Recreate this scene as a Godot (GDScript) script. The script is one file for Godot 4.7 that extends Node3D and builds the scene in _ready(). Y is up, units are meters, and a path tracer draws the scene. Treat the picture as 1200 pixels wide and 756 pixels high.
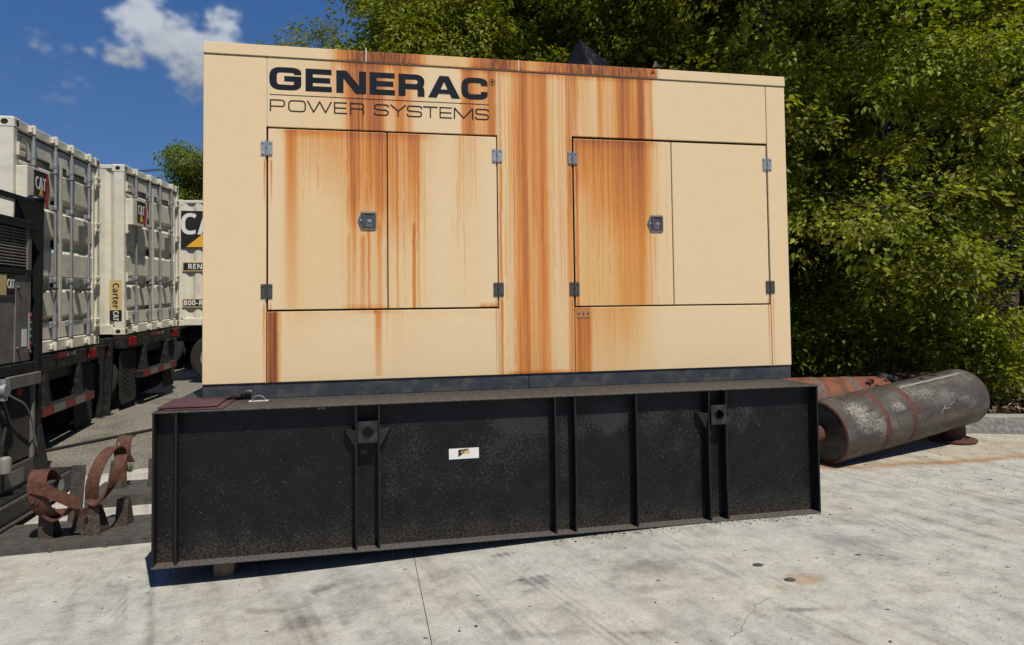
extends Node3D
# A rust-streaked standby generator on its black base tank in a concrete yard. Units are metres, y is up, the view looks along -z.
# V(x, y, d) is a point d metres in front of the viewpoint's plane (z = -d).

const TURN := 0.2053            # the generator, its tank and the parked containers stand turned about this much
const SUN_DIR := Vector3(0.265, 0.857, 0.440)

var M := {}
var names := {}
var rng := RandomNumberGenerator.new()

# ------------------------------------------------------------------ naming
func numbered(called: String) -> String:
	var n: int = names.get(called, 0)
	names[called] = n + 1
	return called if n == 0 else "%s_%03d" % [called, n]

func tag(o: Node, label := "", category := "", group := "", kind := "") -> Node:
	if label: o.set_meta("label", label)
	if category: o.set_meta("category", category)
	if group: o.set_meta("group", group)
	if kind: o.set_meta("kind", kind)
	return o

func thing(called: String, at: Vector3, turn := 0.0, label := "", category := "", group := "") -> Node3D:
	var o := Node3D.new()
	o.name = numbered(called)
	add_child(o, true)
	o.position = at
	o.rotation.y = turn
	tag(o, label, category, group)
	return o

func copy_of(o: Node3D, at: Vector3, turn: float, label: String, group := "") -> Node3D:
	var c: Node3D = o.duplicate()
	c.name = numbered(String(o.name))
	add_child(c, true)
	c.position = at
	c.rotation.y = turn
	c.set_meta("label", label)
	if group: c.set_meta("group", group)
	return c

func V(x: float, y: float, d: float) -> Vector3:
	return Vector3(x, y, -d)

func sm(t: float) -> float:
	t = clampf(t, 0.0, 1.0)
	return t * t * (3.0 - 2.0 * t)

func ground_y(x: float, d: float) -> float:
	var near := -0.05 - 0.135 * sm((1.6 - x) / 3.9)
	return lerpf(near, 0.03, sm((d - 5.2) / 5.5))

# ------------------------------------------------------------------ mesh building
class MB:
	var v := PackedVector3Array()
	var n := PackedVector3Array()
	var uv := PackedVector2Array()
	var c := PackedColorArray()
	var ix := PackedInt32Array()
	var colored := false
	var xf := Transform3D()
	var uvf: Callable

	func poly(p: Array, out: Vector3, col := Color.WHITE) -> void:
		# a flat convex face whose outside looks along «out»
		var q := []
		for a in p: q.append(xf * (a as Vector3))
		var nn := Vector3.ZERO
		for i in range(1, q.size() - 1):
			nn += (q[i] - q[0]).cross(q[i + 1] - q[0])
		if nn.length() < 1e-12: return
		nn = nn.normalized()
		var o := xf.basis * out
		var flip := nn.dot(o) > 0.0
		if not flip: nn = -nn
		var b := v.size()
		for i in q.size():
			v.append(q[i]); n.append(nn)
			uv.append(uvf.call(p[i]) if uvf.is_valid() else Vector2.ZERO)
			c.append(col)
		for i in range(1, q.size() - 1):
			if flip:
				ix.append_array([b, b + i + 1, b + i])
			else:
				ix.append_array([b, b + i, b + i + 1])

	func box(a: Vector3, b: Vector3, bev := 0.0, col := Color.WHITE) -> void:
		var lo := Vector3(minf(a.x, b.x), minf(a.y, b.y), minf(a.z, b.z))
		var hi := Vector3(maxf(a.x, b.x), maxf(a.y, b.y), maxf(a.z, b.z))
		var m := (lo + hi) / 2.0
		var h := (hi - lo) / 2.0
		bev = minf(bev, minf(h.x, minf(h.y, h.z)) * 0.8)
		var e := Vector3(bev, bev, bev)
		var at := func(s: Vector3, ax: int) -> Vector3:
			var k := h - e
			k[ax] = h[ax]
			return m + Vector3(s.x * k.x, s.y * k.y, s.z * k.z)
		for ax in 3:
			var b1 := (ax + 1) % 3
			var b2 := (ax + 2) % 3
			for s in [-1.0, 1.0]:
				var f := []
				for t in [[-1.0, -1.0], [1.0, -1.0], [1.0, 1.0], [-1.0, 1.0]]:
					var sg := Vector3.ZERO
					sg[ax] = s; sg[b1] = t[0]; sg[b2] = t[1]
					f.append(at.call(sg, ax))
				var o := Vector3.ZERO
				o[ax] = s
				poly(f, o, col)
			if bev > 0.0:
				for s1 in [-1.0, 1.0]:
					for s2 in [-1.0, 1.0]:
						var f := []
						for t in [[-1.0, b1], [1.0, b1], [1.0, b2], [-1.0, b2]]:
							var sg := Vector3.ZERO
							sg[ax] = t[0]; sg[b1] = s1; sg[b2] = s2
							f.append(at.call(sg, t[1]))
						var o := Vector3.ZERO
						o[b1] = s1; o[b2] = s2
						poly(f, o, col)
		if bev > 0.0:
			for sx in [-1.0, 1.0]:
				for sy in [-1.0, 1.0]:
					for sz in [-1.0, 1.0]:
						var s := Vector3(sx, sy, sz)
						poly([at.call(s, 0), at.call(s, 1), at.call(s, 2)], s, col)

	func beam(a: Vector3, b: Vector3, w: float, h: float, bev := 0.0, up := Vector3.UP) -> void:
		# a box whose long axis runs from a to b
		var keep := xf
		var z := (b - a).normalized()
		var x := up.cross(z)
		if x.length() < 1e-4: x = Vector3.RIGHT.cross(z)
		x = x.normalized()
		var y := z.cross(x)
		xf = keep * Transform3D(Basis(x, y, z), a)
		box(Vector3(-w / 2, -h / 2, 0), Vector3(w / 2, h / 2, a.distance_to(b)), bev)
		xf = keep

	func ring_faces(rings: Array, closed_ring: bool, smooth := true) -> void:
		# joins rings of equal length with quads and smooth normals
		var k: int = rings[0].size()
		var cnt := rings.size()
		var base := v.size()
		var cols := k + 1 if closed_ring else k
		for r in cnt:
			for ii in cols:
				var i := ii % k
				var p: Vector3 = rings[r][i]
				var inext: Vector3 = rings[r][(i + 1) % k] if closed_ring or i < k - 1 else p
				var iprev: Vector3 = rings[r][(i + k - 1) % k] if closed_ring or i > 0 else p
				var rn: Vector3 = rings[mini(r + 1, cnt - 1)][i]
				var rp: Vector3 = rings[maxi(r - 1, 0)][i]
				var nn := (inext - iprev).cross(rn - rp)
				if nn.length() < 1e-12:
					nn = (rings[maxi(r, 1)][(i + 1) % k] - rings[maxi(r, 1)][i]).cross(rn - rp)
				v.append(xf * p)
				n.append((xf.basis * nn).normalized() if nn.length() > 1e-14 else Vector3.UP)
				uv.append(Vector2(float(ii) / k, float(r) / maxi(1, cnt - 1)))
				c.append(Color.WHITE)
		for r in cnt - 1:
			for i in cols - 1:
				var a := base + r * cols + i
				var b := a + 1
				var d := a + cols
				var e := d + 1
				ix.append_array([a, d, b, b, d, e])

	func tube(p: Array, rad, sides := 8, caps := true) -> void:
		# a smooth tube through the points; rad is a number or a list
		var rings := []
		var up := Vector3.UP
		for i in p.size():
			var t: Vector3 = (p[mini(i + 1, p.size() - 1)] - p[maxi(i - 1, 0)]).normalized()
			var x := up.cross(t)
			if x.length() < 0.05: x = Vector3.RIGHT.cross(t)
			x = x.normalized()
			var y := t.cross(x)
			var r: float = rad[i] if rad is Array else rad
			var ring := []
			for s in sides:
				var a := -TAU * s / sides
				ring.append(p[i] + x * cos(a) * r + y * sin(a) * r)
			rings.append(ring)
		for r in rings: r.reverse()
		ring_faces(rings, true)
		if caps:
			var d0: Vector3 = (p[0] - p[1])
			poly(rings[0], d0)
			poly(rings[-1], (p[-1] - p[-2]))

	func lathe(prof: Array, sides := 24) -> void:
		# prof: Vector2(radius, height) from bottom to top, about y
		var rings := []
		for q in prof:
			var ring := []
			for s in sides:
				var a := TAU * s / sides
				ring.append(Vector3(cos(a) * q.x, q.y, -sin(a) * q.x))
			rings.append(ring)
		ring_faces(rings, true)

	func prism(pts: Array, z0: float, z1: float) -> void:
		# an outline in x, y pushed from z0 to z1
		var pv := PackedVector2Array(pts)
		var t := Geometry2D.triangulate_polygon(pv)
		for i in range(0, t.size(), 3):
			for zz in [[z0, -1.0 if z1 > z0 else 1.0], [z1, 1.0 if z1 > z0 else -1.0]]:
				var f := []
				for k in 3: f.append(Vector3(pv[t[i + k]].x, pv[t[i + k]].y, zz[0]))
				poly(f, Vector3(0, 0, zz[1]))
		var ccw := not Geometry2D.is_polygon_clockwise(pv)
		for i in pv.size():
			var a := pv[i]
			var b := pv[(i + 1) % pv.size()]
			var d := b - a
			var o := Vector3(d.y, -d.x, 0) if ccw else Vector3(-d.y, d.x, 0)
			poly([Vector3(a.x, a.y, z0), Vector3(b.x, b.y, z0), Vector3(b.x, b.y, z1), Vector3(a.x, a.y, z1)], o)

	func band(p: Array, wide, thick: float) -> void:
		# a flat strap that follows the points; wide is its width vector (or one for each point)
		var rings := []
		for i in p.size():
			var t: Vector3 = (p[mini(i + 1, p.size() - 1)] - p[maxi(i - 1, 0)]).normalized()
			var w: Vector3 = wide[i] if wide is Array else wide
			var o := t.cross(w).normalized() * thick / 2.0
			rings.append([p[i] + o, p[i] + o + w, p[i] - o + w, p[i] - o])
		for i in p.size() - 1:
			var A = rings[i]
			var B = rings[i + 1]
			for k in 4:
				var l := (k + 1) % 4
				var mid: Vector3 = (A[0] + A[1] + A[2] + A[3] + B[0] + B[1] + B[2] + B[3]) / 8.0
				poly([A[k], A[l], B[l], B[k]], (A[k] + A[l] + B[l] + B[k]) / 4.0 - mid)
		poly(rings[0], p[0] - p[1])
		poly(rings[-1], p[-1] - p[-2])

	func mesh() -> ArrayMesh:
		var a := []
		a.resize(Mesh.ARRAY_MAX)
		a[Mesh.ARRAY_VERTEX] = v
		a[Mesh.ARRAY_NORMAL] = n
		a[Mesh.ARRAY_TEX_UV] = uv
		if colored: a[Mesh.ARRAY_COLOR] = c
		a[Mesh.ARRAY_INDEX] = ix
		var m := ArrayMesh.new()
		m.add_surface_from_arrays(Mesh.PRIMITIVE_TRIANGLES, a)
		return m

func obj(called: String, m, mt: Material, parent: Node = null, kind := "") -> MeshInstance3D:
	var o := MeshInstance3D.new()
	o.mesh = m.mesh() if m is MB else m
	o.material_override = mt
	o.cast_shadow = GeometryInstance3D.SHADOW_CASTING_SETTING_ON
	if parent == null:
		o.name = numbered(called)
		add_child(o, true)
	else:
		o.name = called
		parent.add_child(o, true)
	if kind: o.set_meta("kind", kind)
	return o

func boxed(called: String, a: Vector3, b: Vector3, bev: float, mt: Material, parent: Node = null) -> MeshInstance3D:
	var m := MB.new()
	m.box(a, b, bev)
	return obj(called, m, mt, parent)

func words(called: String, text: String, size: float, mt: Material, parent: Node, at: Vector3, turn: Vector3, squeeze := 1.0, bold := true) -> MeshInstance3D:
	var f := SystemFont.new()
	f.font_names = PackedStringArray(["Droid Sans"])
	f.font_weight = 700 if bold else 400
	var t := TextMesh.new()
	t.font = f
	t.text = text
	t.font_size = 64
	t.pixel_size = size / 46.0
	t.depth = 0.002
	t.curve_step = 1.0
	t.horizontal_alignment = HORIZONTAL_ALIGNMENT_CENTER
	t.vertical_alignment = VERTICAL_ALIGNMENT_CENTER
	var o := MeshInstance3D.new()
	o.mesh = t
	o.material_override = mt
	o.name = called
	parent.add_child(o, true)
	o.rotation = turn
	o.position = at
	o.scale = Vector3(squeeze, 1, 1)
	return o

# ------------------------------------------------------------------ materials
func noise(s: int, freq: float, oct := 4, kind := FastNoiseLite.TYPE_SIMPLEX_SMOOTH) -> FastNoiseLite:
	var f := FastNoiseLite.new()
	f.seed = s
	f.frequency = freq
	f.noise_type = kind
	f.fractal_octaves = oct
	return f

func ntex(s: int, freq: float, oct: int, stops: Array, size := 512, kind := FastNoiseLite.TYPE_SIMPLEX_SMOOTH, bump := 0.0) -> NoiseTexture2D:
	var t := NoiseTexture2D.new()
	t.width = size
	t.height = size
	t.seamless = true
	t.noise = noise(s, freq, oct, kind)
	if bump > 0.0:
		t.as_normal_map = true
		t.bump_strength = bump
	elif stops.size():
		var g := Gradient.new()
		var off := PackedFloat32Array()
		var col := PackedColorArray()
		for q in stops:
			off.append(q[0])
			col.append((q[1] as Color).linear_to_srgb())
		g.offsets = off
		g.colors = col
		t.color_ramp = g
	return t

func mat(c: Color, rough := 0.6, metal := 0.0, tex: Texture2D = null, scale := 1.0, bump: Texture2D = null, bump_scale := 1.0, world := false) -> StandardMaterial3D:
	# c is a linear base colour; textures are laid on from three sides
	var m := StandardMaterial3D.new()
	m.albedo_color = Color(c.r, c.g, c.b).linear_to_srgb()
	m.roughness = rough
	m.metallic = metal
	if tex: m.albedo_texture = tex
	if bump:
		m.normal_enabled = true
		m.normal_texture = bump
		m.normal_scale = bump_scale
	if tex or bump:
		m.uv1_triplanar = true
		m.uv1_world_triplanar = world
		m.uv1_scale = Vector3.ONE * scale
	return m

func L(r: float, g: float, b: float) -> Color:
	return Color(r, g, b)

func make_materials() -> void:
	var fine := ntex(11, 0.02, 5, [], 512, FastNoiseLite.TYPE_SIMPLEX_SMOOTH, 6.0)
	var rough_bump := ntex(12, 0.035, 5, [], 512, FastNoiseLite.TYPE_SIMPLEX_SMOOTH, 14.0)
	M.fine = fine
	var rust_t := ntex(21, 0.012, 5, [[0.2, L(.055, .021, .014)], [0.5, L(.088, .032, .019)], [0.8, L(.115, .046, .028)]], 512)
	M.rust = mat(L(1, 1, 1), 0.8, 0.0, rust_t, 3.0, rough_bump, 0.35)
	var rust_o := ntex(22, 0.010, 5, [[0.25, L(.095, .032, .018)], [0.5, L(.145, .049, .026)], [0.75, L(.19, .070, .038)]], 512)
	M.rust_orange = mat(L(1, 1, 1), 0.8, 0.0, rust_o, 1.2, rough_bump, 0.4)
	var steel_t := ntex(23, 0.012, 5, [[0.2, L(.062, .059, .055)], [0.5, L(.078, .074, .069)], [0.8, L(.098, .090, .080)]], 512)
	M.steel = mat(L(1, 1, 1), 0.65, 0.2, steel_t, 1.5, fine, 0.5)
	M.black_paint = mat(L(.012, .0125, .014), 0.42, 0.0, null, 2.0, fine, 0.35)
	var blk := ntex(24, 0.015, 5, [[0.3, L(.010, .0105, .012)], [0.6, L(.018, .018, .019)], [0.8, L(.045, .042, .038)]], 512)
	M.black_steel = mat(L(1, 1, 1), 0.5, 0.0, blk, 1.1, fine, 0.4)
	M.rubber = mat(L(.018, .018, .018), 0.9, 0.0, null, 6.0, fine, 0.6)
	var white_t := ntex(25, 0.006, 5, [[0.2, L(.60, .575, .475)], [0.4, L(.66, .635, .53)], [0.8, L(.69, .665, .56)]], 512)
	M.white_paint = mat(L(1, 1, 1), 0.45, 0.0, white_t, 0.7, fine, 0.15)
	M.zinc = mat(L(.40, .42, .44), 0.5, 0.6, ntex(26, 0.03, 4, [[0.3, L(.75, .78, .82)], [0.7, L(1, 1, 1)]], 256), 6.0, fine, 0.25)
	M.dark_zinc = mat(L(.10, .10, .10), 0.5, 0.6, null, 6.0, fine, 0.3)
	M.chrome = mat(L(.24, .24, .23), 0.36, 0.75, null, 6.0, fine, 0.2)
	M.navy = mat(L(.007, .012, .021), 0.55, 0.0, ntex(27, 0.02, 4, [[0.3, L(.7, .7, .7)], [0.7, L(1.6, 1.5, 1.4)]], 256), 1.5)
	M.print_black = mat(L(.012, .012, .013), 0.5)
	M.print_white = mat(L(.72, .72, .70), 0.5)
	M.gold = mat(L(.60, .46, .20), 0.5)
	M.yellow = mat(L(.75, .42, .03), 0.5)
	M.red = mat(L(.45, .03, .025), 0.45)
	M.red_lamp = mat(L(.26, .010, .014), 0.25)
	M.green = mat(L(.035, .15, .085), 0.4)
	M.grey_panel = mat(L(.30, .29, .27), 0.5, 0.0, ntex(28, 0.01, 4, [[0.3, L(.75, .75, .75)], [0.7, L(1, 1, 1)]], 256), 1.0)
	M.cabinet = mat(L(.17, .162, .152), 0.42, 0.0, ntex(29, 0.008, 5, [[0.25, L(.75, .75, .75)], [0.7, L(1, 1, 1)]], 512), 1.0, fine, 0.15)
	M.cabinet_dark = mat(L(.06, .057, .054), 0.45, 0.0, null, 2.0, fine, 0.2)
	M.caulk = mat(L(.62, .60, .56), 0.8)
	M.gasket = mat(L(.012, .011, .010), 0.9)
	M.maroon = mat(L(.085, .034, .038), 0.55, 0.0, ntex(30, 0.01, 5, [[0.3, L(.75, .75, .75)], [0.7, L(1.1, 1.1, 1.1)]], 256), 2.0, fine, 0.2)
	M.wood = mat(L(.20, .14, .09), 0.85, 0.0, ntex(31, 0.02, 4, [[0.3, L(.7, .7, .7)], [0.7, L(1.1, 1.1, 1.1)]], 256), 3.0)
	M.bark = mat(L(1, 1, 1), 0.95, 0.0, ntex(32, 0.03, 5, [[0.25, L(.025, .021, .016)], [0.5, L(.055, .047, .037)], [0.8, L(.10, .088, .07)]], 256), 2.5, rough_bump, 1.0)
	M.tarp = mat(L(.008, .009, .012), 0.5)
	M.stone = mat(L(.06, .06, .062), 0.8, 0.0, null, 8.0, rough_bump, 0.6)
	# concrete: trowelled pale grey with pits, cool and warm clouds; the base grid's own colours carry the stains
	var con := ntex(41, 0.010, 7, [[0.15, L(.305, .300, .272)], [0.40, L(.400, .394, .360)], [0.60, L(.440, .434, .399)], [0.85, L(.505, .498, .460)]], 1024)
	con.noise.fractal_gain = 0.74
	M.concrete = mat(L(1, 1, 1), 0.82, 0.0, con, 0.31, ntex(42, 0.06, 5, [], 1024, FastNoiseLite.TYPE_SIMPLEX_SMOOTH, 5.0), 0.22, true)
	M.concrete.vertex_color_use_as_albedo = true
	M.concrete.detail_enabled = true
	M.concrete.detail_blend_mode = BaseMaterial3D.BLEND_MODE_MUL
	M.concrete.detail_uv_layer = BaseMaterial3D.DETAIL_UV_2
	M.concrete.uv2_triplanar = true
	M.concrete.uv2_world_triplanar = true
	M.concrete.uv2_scale = Vector3.ONE * 0.53
	M.concrete.detail_albedo = ntex(49, 0.10, 3, [[0.16, L(.70, .69, .67)], [0.34, L(.95, .95, .95)], [0.62, L(1, 1, 1)]], 1024)
	var asp := ntex(43, 0.05, 5, [[0.2, L(.12, .112, .095)], [0.45, L(.21, .198, .17)], [0.6, L(.26, .243, .205)], [0.85, L(.36, .335, .285)]], 1024)
	M.asphalt = mat(L(1, 1, 1), 0.9, 0.0, asp, 0.5, ntex(44, 0.12, 4, [], 1024, FastNoiseLite.TYPE_SIMPLEX_SMOOTH, 10.0), 0.9, true)
	M.asphalt.vertex_color_use_as_albedo = true
	M.kerb = mat(L(1, 1, 1), 0.85, 0.0, ntex(45, 0.03, 5, [[0.25, L(.20, .193, .178)], [0.55, L(.27, .262, .245)], [0.8, L(.33, .32, .30)]], 512), 0.8, rough_bump, 0.2, true)
	var soil := ntex(46, 0.03, 5, [[0.2, L(.030, .022, .014)], [0.45, L(.075, .055, .035)], [0.6, L(.12, .092, .058)], [0.8, L(.17, .135, .085)]], 1024)
	M.soil = mat(L(1, 1, 1), 0.95, 0.0, soil, 0.6, ntex(47, 0.06, 4, [], 512, FastNoiseLite.TYPE_SIMPLEX_SMOOTH, 14.0), 1.0, true)
	M.lane = mat(L(1, 1, 1), 0.9, 0.0, ntex(48, 0.04, 5, [[0.25, L(.09, .09, .09)], [0.7, L(.17, .17, .165)]], 512), 0.7, ntex(44, 0.12, 4, [], 512, FastNoiseLite.TYPE_SIMPLEX_SMOOTH, 8.0), 0.6, true)
	M.crack = mat(L(.10, .095, .085), 0.95)
	M.tape_red = mat(L(.20, .022, .022), 0.45)
	M.tape_grey = mat(L(.17, .17, .17), 0.45)
	M.catch_rust = mat(L(.40, .19, .075), 0.75)
	M.chrome_dull = mat(L(.36, .36, .34), 0.4, 0.8, null, 6.0, fine, 0.3)
	M.cream = mat(L(.735, .57, .35), 0.42)
	M.caulk_dirty = mat(L(.36, .32, .25), 0.8, 0.0, ntex(34, 0.05, 4, [[0.3, L(.35, .32, .28)], [0.65, L(1.1, 1.1, 1.1)]], 256), 3.0)
	M.skid = mat(L(1, 1, 1), 0.5, 0.0, ntex(35, 0.012, 5, [[0.3, L(.030, .037, .048)], [0.55, L(.042, .048, .056)], [0.75, L(.075, .072, .064)]], 512), 0.9, fine, 0.3)
	M.tank_dust = mat(L(1, 1, 1), 0.75, 0.0, ntex(36, 0.02, 5, [[0.3, L(.050, .048, .045)], [0.55, L(.075, .071, .064)], [0.75, L(.12, .108, .09)]], 512), 5.0, fine, 0.4)
	M.tank_top = mat(L(1, 1, 1), 0.6, 0.0, ntex(37, 0.012, 5, [[0.3, L(.028, .027, .026)], [0.5, L(.042, .039, .035)], [0.75, L(.075, .066, .054)]], 512), 4.0, fine, 0.4)
	M.rust_steel = mat(L(1, 1, 1), 0.75, 0.0, ntex(38, 0.012, 5, [[0.25, L(.045, .036, .030)], [0.5, L(.062, .047, .038)], [0.75, L(.085, .058, .044)]], 512), 2.2, rough_bump, 0.4)
	M.band_grey = mat(L(1, 1, 1), 0.8, 0.0, ntex(39, 0.03, 5, [[0.3, L(.085, .045, .036)], [0.6, L(.14, .10, .088)]], 256), 3.0, rough_bump, 0.6)
	M.chalk = mat(L(.33, .32, .285), 0.9)
	M.dust = mat(L(.17, .115, .075), 0.9)
	M.pole_wood = mat(L(.20, .165, .13), 0.9)
	M.tarp.metallic_specular = 0.22
	M.navy.metallic_specular = 0.3
	M.black_paint.metallic_specular = 0.4
	for k in ["leaf", "leaf_small", "leaf_far", "leaf_dry"]:
		var m := StandardMaterial3D.new()
		m.albedo_color = Color.WHITE
		m.vertex_color_use_as_albedo = true
		m.roughness = 0.5 if k != "leaf_dry" else 0.8
		m.metallic_specular = 0.35
		if k != "leaf_dry":
			m.backlight_enabled = true
			m.backlight = Color(0.93, 0.98, 0.42)
		M[k] = m

# ------------------------------------------------------------------ the scene
func _ready() -> void:
	rng.seed = 7
	# camera: a phone held at eye height, tipped up two degrees; the picture is cropped, so its axis lies above the middle
	var cam := Camera3D.new()
	cam.name = "camera"
	cam.position = Vector3(0, 1.6, 0)
	cam.basis = Basis(Vector3.RIGHT, 0.0368) * Basis(Vector3.BACK, -0.0123)
	cam.projection = Camera3D.PROJECTION_FRUSTUM
	cam.near = 0.1
	cam.far = 400.0
	cam.size = 0.1 * 756.0 / 800.0
	cam.frustum_offset = Vector2(0, -0.1 * 53.0 / 800.0)
	add_child(cam)
	cam.current = true
	# sky, sun, exposure
	var env := Environment.new()
	env.background_mode = Environment.BG_SKY
	env.sky = Sky.new()
	env.sky.sky_material = sky_material()
	env.background_energy_multiplier = 1.0
	env.ambient_light_source = Environment.AMBIENT_SOURCE_SKY
	env.reflected_light_source = Environment.REFLECTION_SOURCE_SKY
	env.tonemap_mode = Environment.TONE_MAPPER_LINEAR
	env.tonemap_exposure = 1.12
	env.sdfgi_enabled = true
	env.ssao_enabled = true
	env.ssil_enabled = true
	var we := WorldEnvironment.new()
	we.name = "environment"
	we.environment = env
	add_child(we)
	var sun := DirectionalLight3D.new()
	sun.name = "sun"
	sun.light_color = Color(1.0, 0.965, 0.90)
	sun.light_energy = 1.35
	sun.light_angular_distance = 0.5
	sun.shadow_enabled = true
	add_child(sun)
	sun.look_at_from_position(SUN_DIR * 50.0, Vector3.ZERO, Vector3.UP)

	make_materials()
	build_ground()
	build_bank()
	build_woods()
	build_containers()
	build_machine()
	build_tank()
	build_generator()
	build_on_tank()
	build_cradles()
	build_mufflers()
	build_small()

func sky_material() -> PanoramaSkyMaterial:
	# clear deep blue air, paler towards the horizon, with one torn cumulus and wisps low in the north-west
	var w := 2048
	var h := 1024
	var im := Image.create(w, h, false, Image.FORMAT_RGBF)
	for y in h:
		var el := (0.5 - (y + 0.5) / h) * PI
		var c: Color
		if el >= 0.0:
			var t := pow(1.0 - sin(el), 3.2)
			c = L(.022, .078, .245).lerp(L(.115, .245, .475), t)
			c = c.lerp(L(.30, .40, .53), pow(1.0 - sin(el), 16.0) * 0.5)
		else:
			c = L(.22, .21, .19)
		im.fill_rect(Rect2i(0, y, w, 1), c)
	var n1 := noise(5, 1.0, 6)
	var n2 := noise(6, 1.0, 5)
	# az (degrees to the right of -z), elevation, half width, half height, density
	var puffs := [[-28.7, 20.6, 1.94, 1.68, 1.15], [-26.7, 19.4, 3.34, 1.74, 1.15], [-24.0, 18.9, 2.72, 1.90, 1.10], [-23.0, 20.9, 1.24, 1.41, 0.90], [-30.0, 17.9, 1.77, 0.80, 0.85], [-24.6, 17.3, 2.69, 1.21, 0.85], [-25.1, 16.0, 1.02, 0.73, 0.50], [-21.9, 18.6, 1.90, 1.58, 1.00], [-34.3, 17.8, 1.51, 0.77, 0.36], [-32.8, 15.8, 1.25, 0.45, 0.48], [-33.4, 14.4, 1.23, 0.46, 0.38]]
	for y in range(int(h * (0.5 - 26.0 / 180.0)), int(h * (0.5 - 11.0 / 180.0))):
		for x in range(int(w * (0.5 - 40.0 / 360.0)), int(w * (0.5 - 12.0 / 360.0))):
			var az := ((x + 0.5) / w - 0.5) * 360.0
			var el := (0.5 - (y + 0.5) / h) * 180.0
			var wx := az + n2.get_noise_2d(az * 0.6, el * 0.9) * 1.0
			var wy := el + n2.get_noise_2d(az * 0.6 + 50.0, el * 0.9) * 0.75
			var d := 0.0
			for p in puffs:
				var q := Vector2((wx - p[0]) / p[2], (wy - p[1]) / p[3]).length()
				d = maxf(d, p[4] * (1.0 - q * q * 0.62))
			var tear := n1.get_noise_2d(az * 0.5, el * 0.85) * 0.75 + n1.get_noise_2d(az * 1.7 + 9.0, el * 2.4) * 0.32
			var a := sm((d + tear * 0.55 - 0.16) / 0.85)
			var col := posmod(x + w / 2, w)
			if a > 0.003:
				var bright := lerpf(0.31, 0.54, sm((el - 16.0) / 5.0 + tear * 0.35))
				var cl := L(bright * 0.90, bright * 0.97, bright * 1.06)
				im.set_pixel(col, y, im.get_pixel(col, y).lerp(cl, a * 0.93))
	var m := PanoramaSkyMaterial.new()
	m.panorama = ImageTexture.create_from_image(im)
	m.energy_multiplier = 1.0
	return m

# ------------------------------------------------------------------ the ground
func patch(called: String, corner: Array, nu: int, nv: int, lift: float, mt: Material, color_of: Callable, skirt := 0.0) -> MeshInstance3D:
	# a sheet over the four corners (x, d) that follows the lie of the land
	var b := MB.new()
	b.colored = true
	var pt := func(i: int, j: int, dy: float) -> Vector3:
		var s := float(i) / nu
		var t := float(j) / nv
		var q: Vector2 = (corner[0] as Vector2).lerp(corner[1], s).lerp((corner[3] as Vector2).lerp(corner[2], s), t)
		return V(q.x, ground_y(q.x, q.y) + lift + dy, q.y)
	for j in nv + 1:
		for i in nu + 1:
			var p: Vector3 = pt.call(i, j, 0.0)
			b.v.append(p)
			var ex := 0.05
			var hx := ground_y(p.x + ex, -p.z) - ground_y(p.x - ex, -p.z)
			var hd := ground_y(p.x, -p.z + ex) - ground_y(p.x, -p.z - ex)
			b.n.append(Vector3(-hx, 2.0 * ex, hd).normalized())
			b.uv.append(Vector2(p.x, p.z))
			b.c.append(color_of.call(p.x, -p.z) if color_of.is_valid() else Color.WHITE)
	for j in nv:
		for i in nu:
			var a := j * (nu + 1) + i
			b.ix.append_array([a, a + nu + 1, a + 1, a + 1, a + nu + 1, a + nu + 2])
	if skirt > 0.0:
		for i in nu:
			b.poly([pt.call(i, 0, 0.0), pt.call(i + 1, 0, 0.0), pt.call(i + 1, 0, -skirt), pt.call(i, 0, -skirt)], Vector3(0, 0, 1))
			b.poly([pt.call(i, nv, 0.0), pt.call(i + 1, nv, 0.0), pt.call(i + 1, nv, -skirt), pt.call(i, nv, -skirt)], Vector3(0, 0, -1))
		for j in nv:
			b.poly([pt.call(0, j, 0.0), pt.call(0, j + 1, 0.0), pt.call(0, j + 1, -skirt), pt.call(0, j, -skirt)], Vector3(-1, 0, 0))
			b.poly([pt.call(nu, j, 0.0), pt.call(nu, j + 1, 0.0), pt.call(nu, j + 1, -skirt), pt.call(nu, j, -skirt)], Vector3(1, 0, 0))
	var o := obj(called, b, mt)
	tag(o, "", "", "", "structure")
	return o

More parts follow.
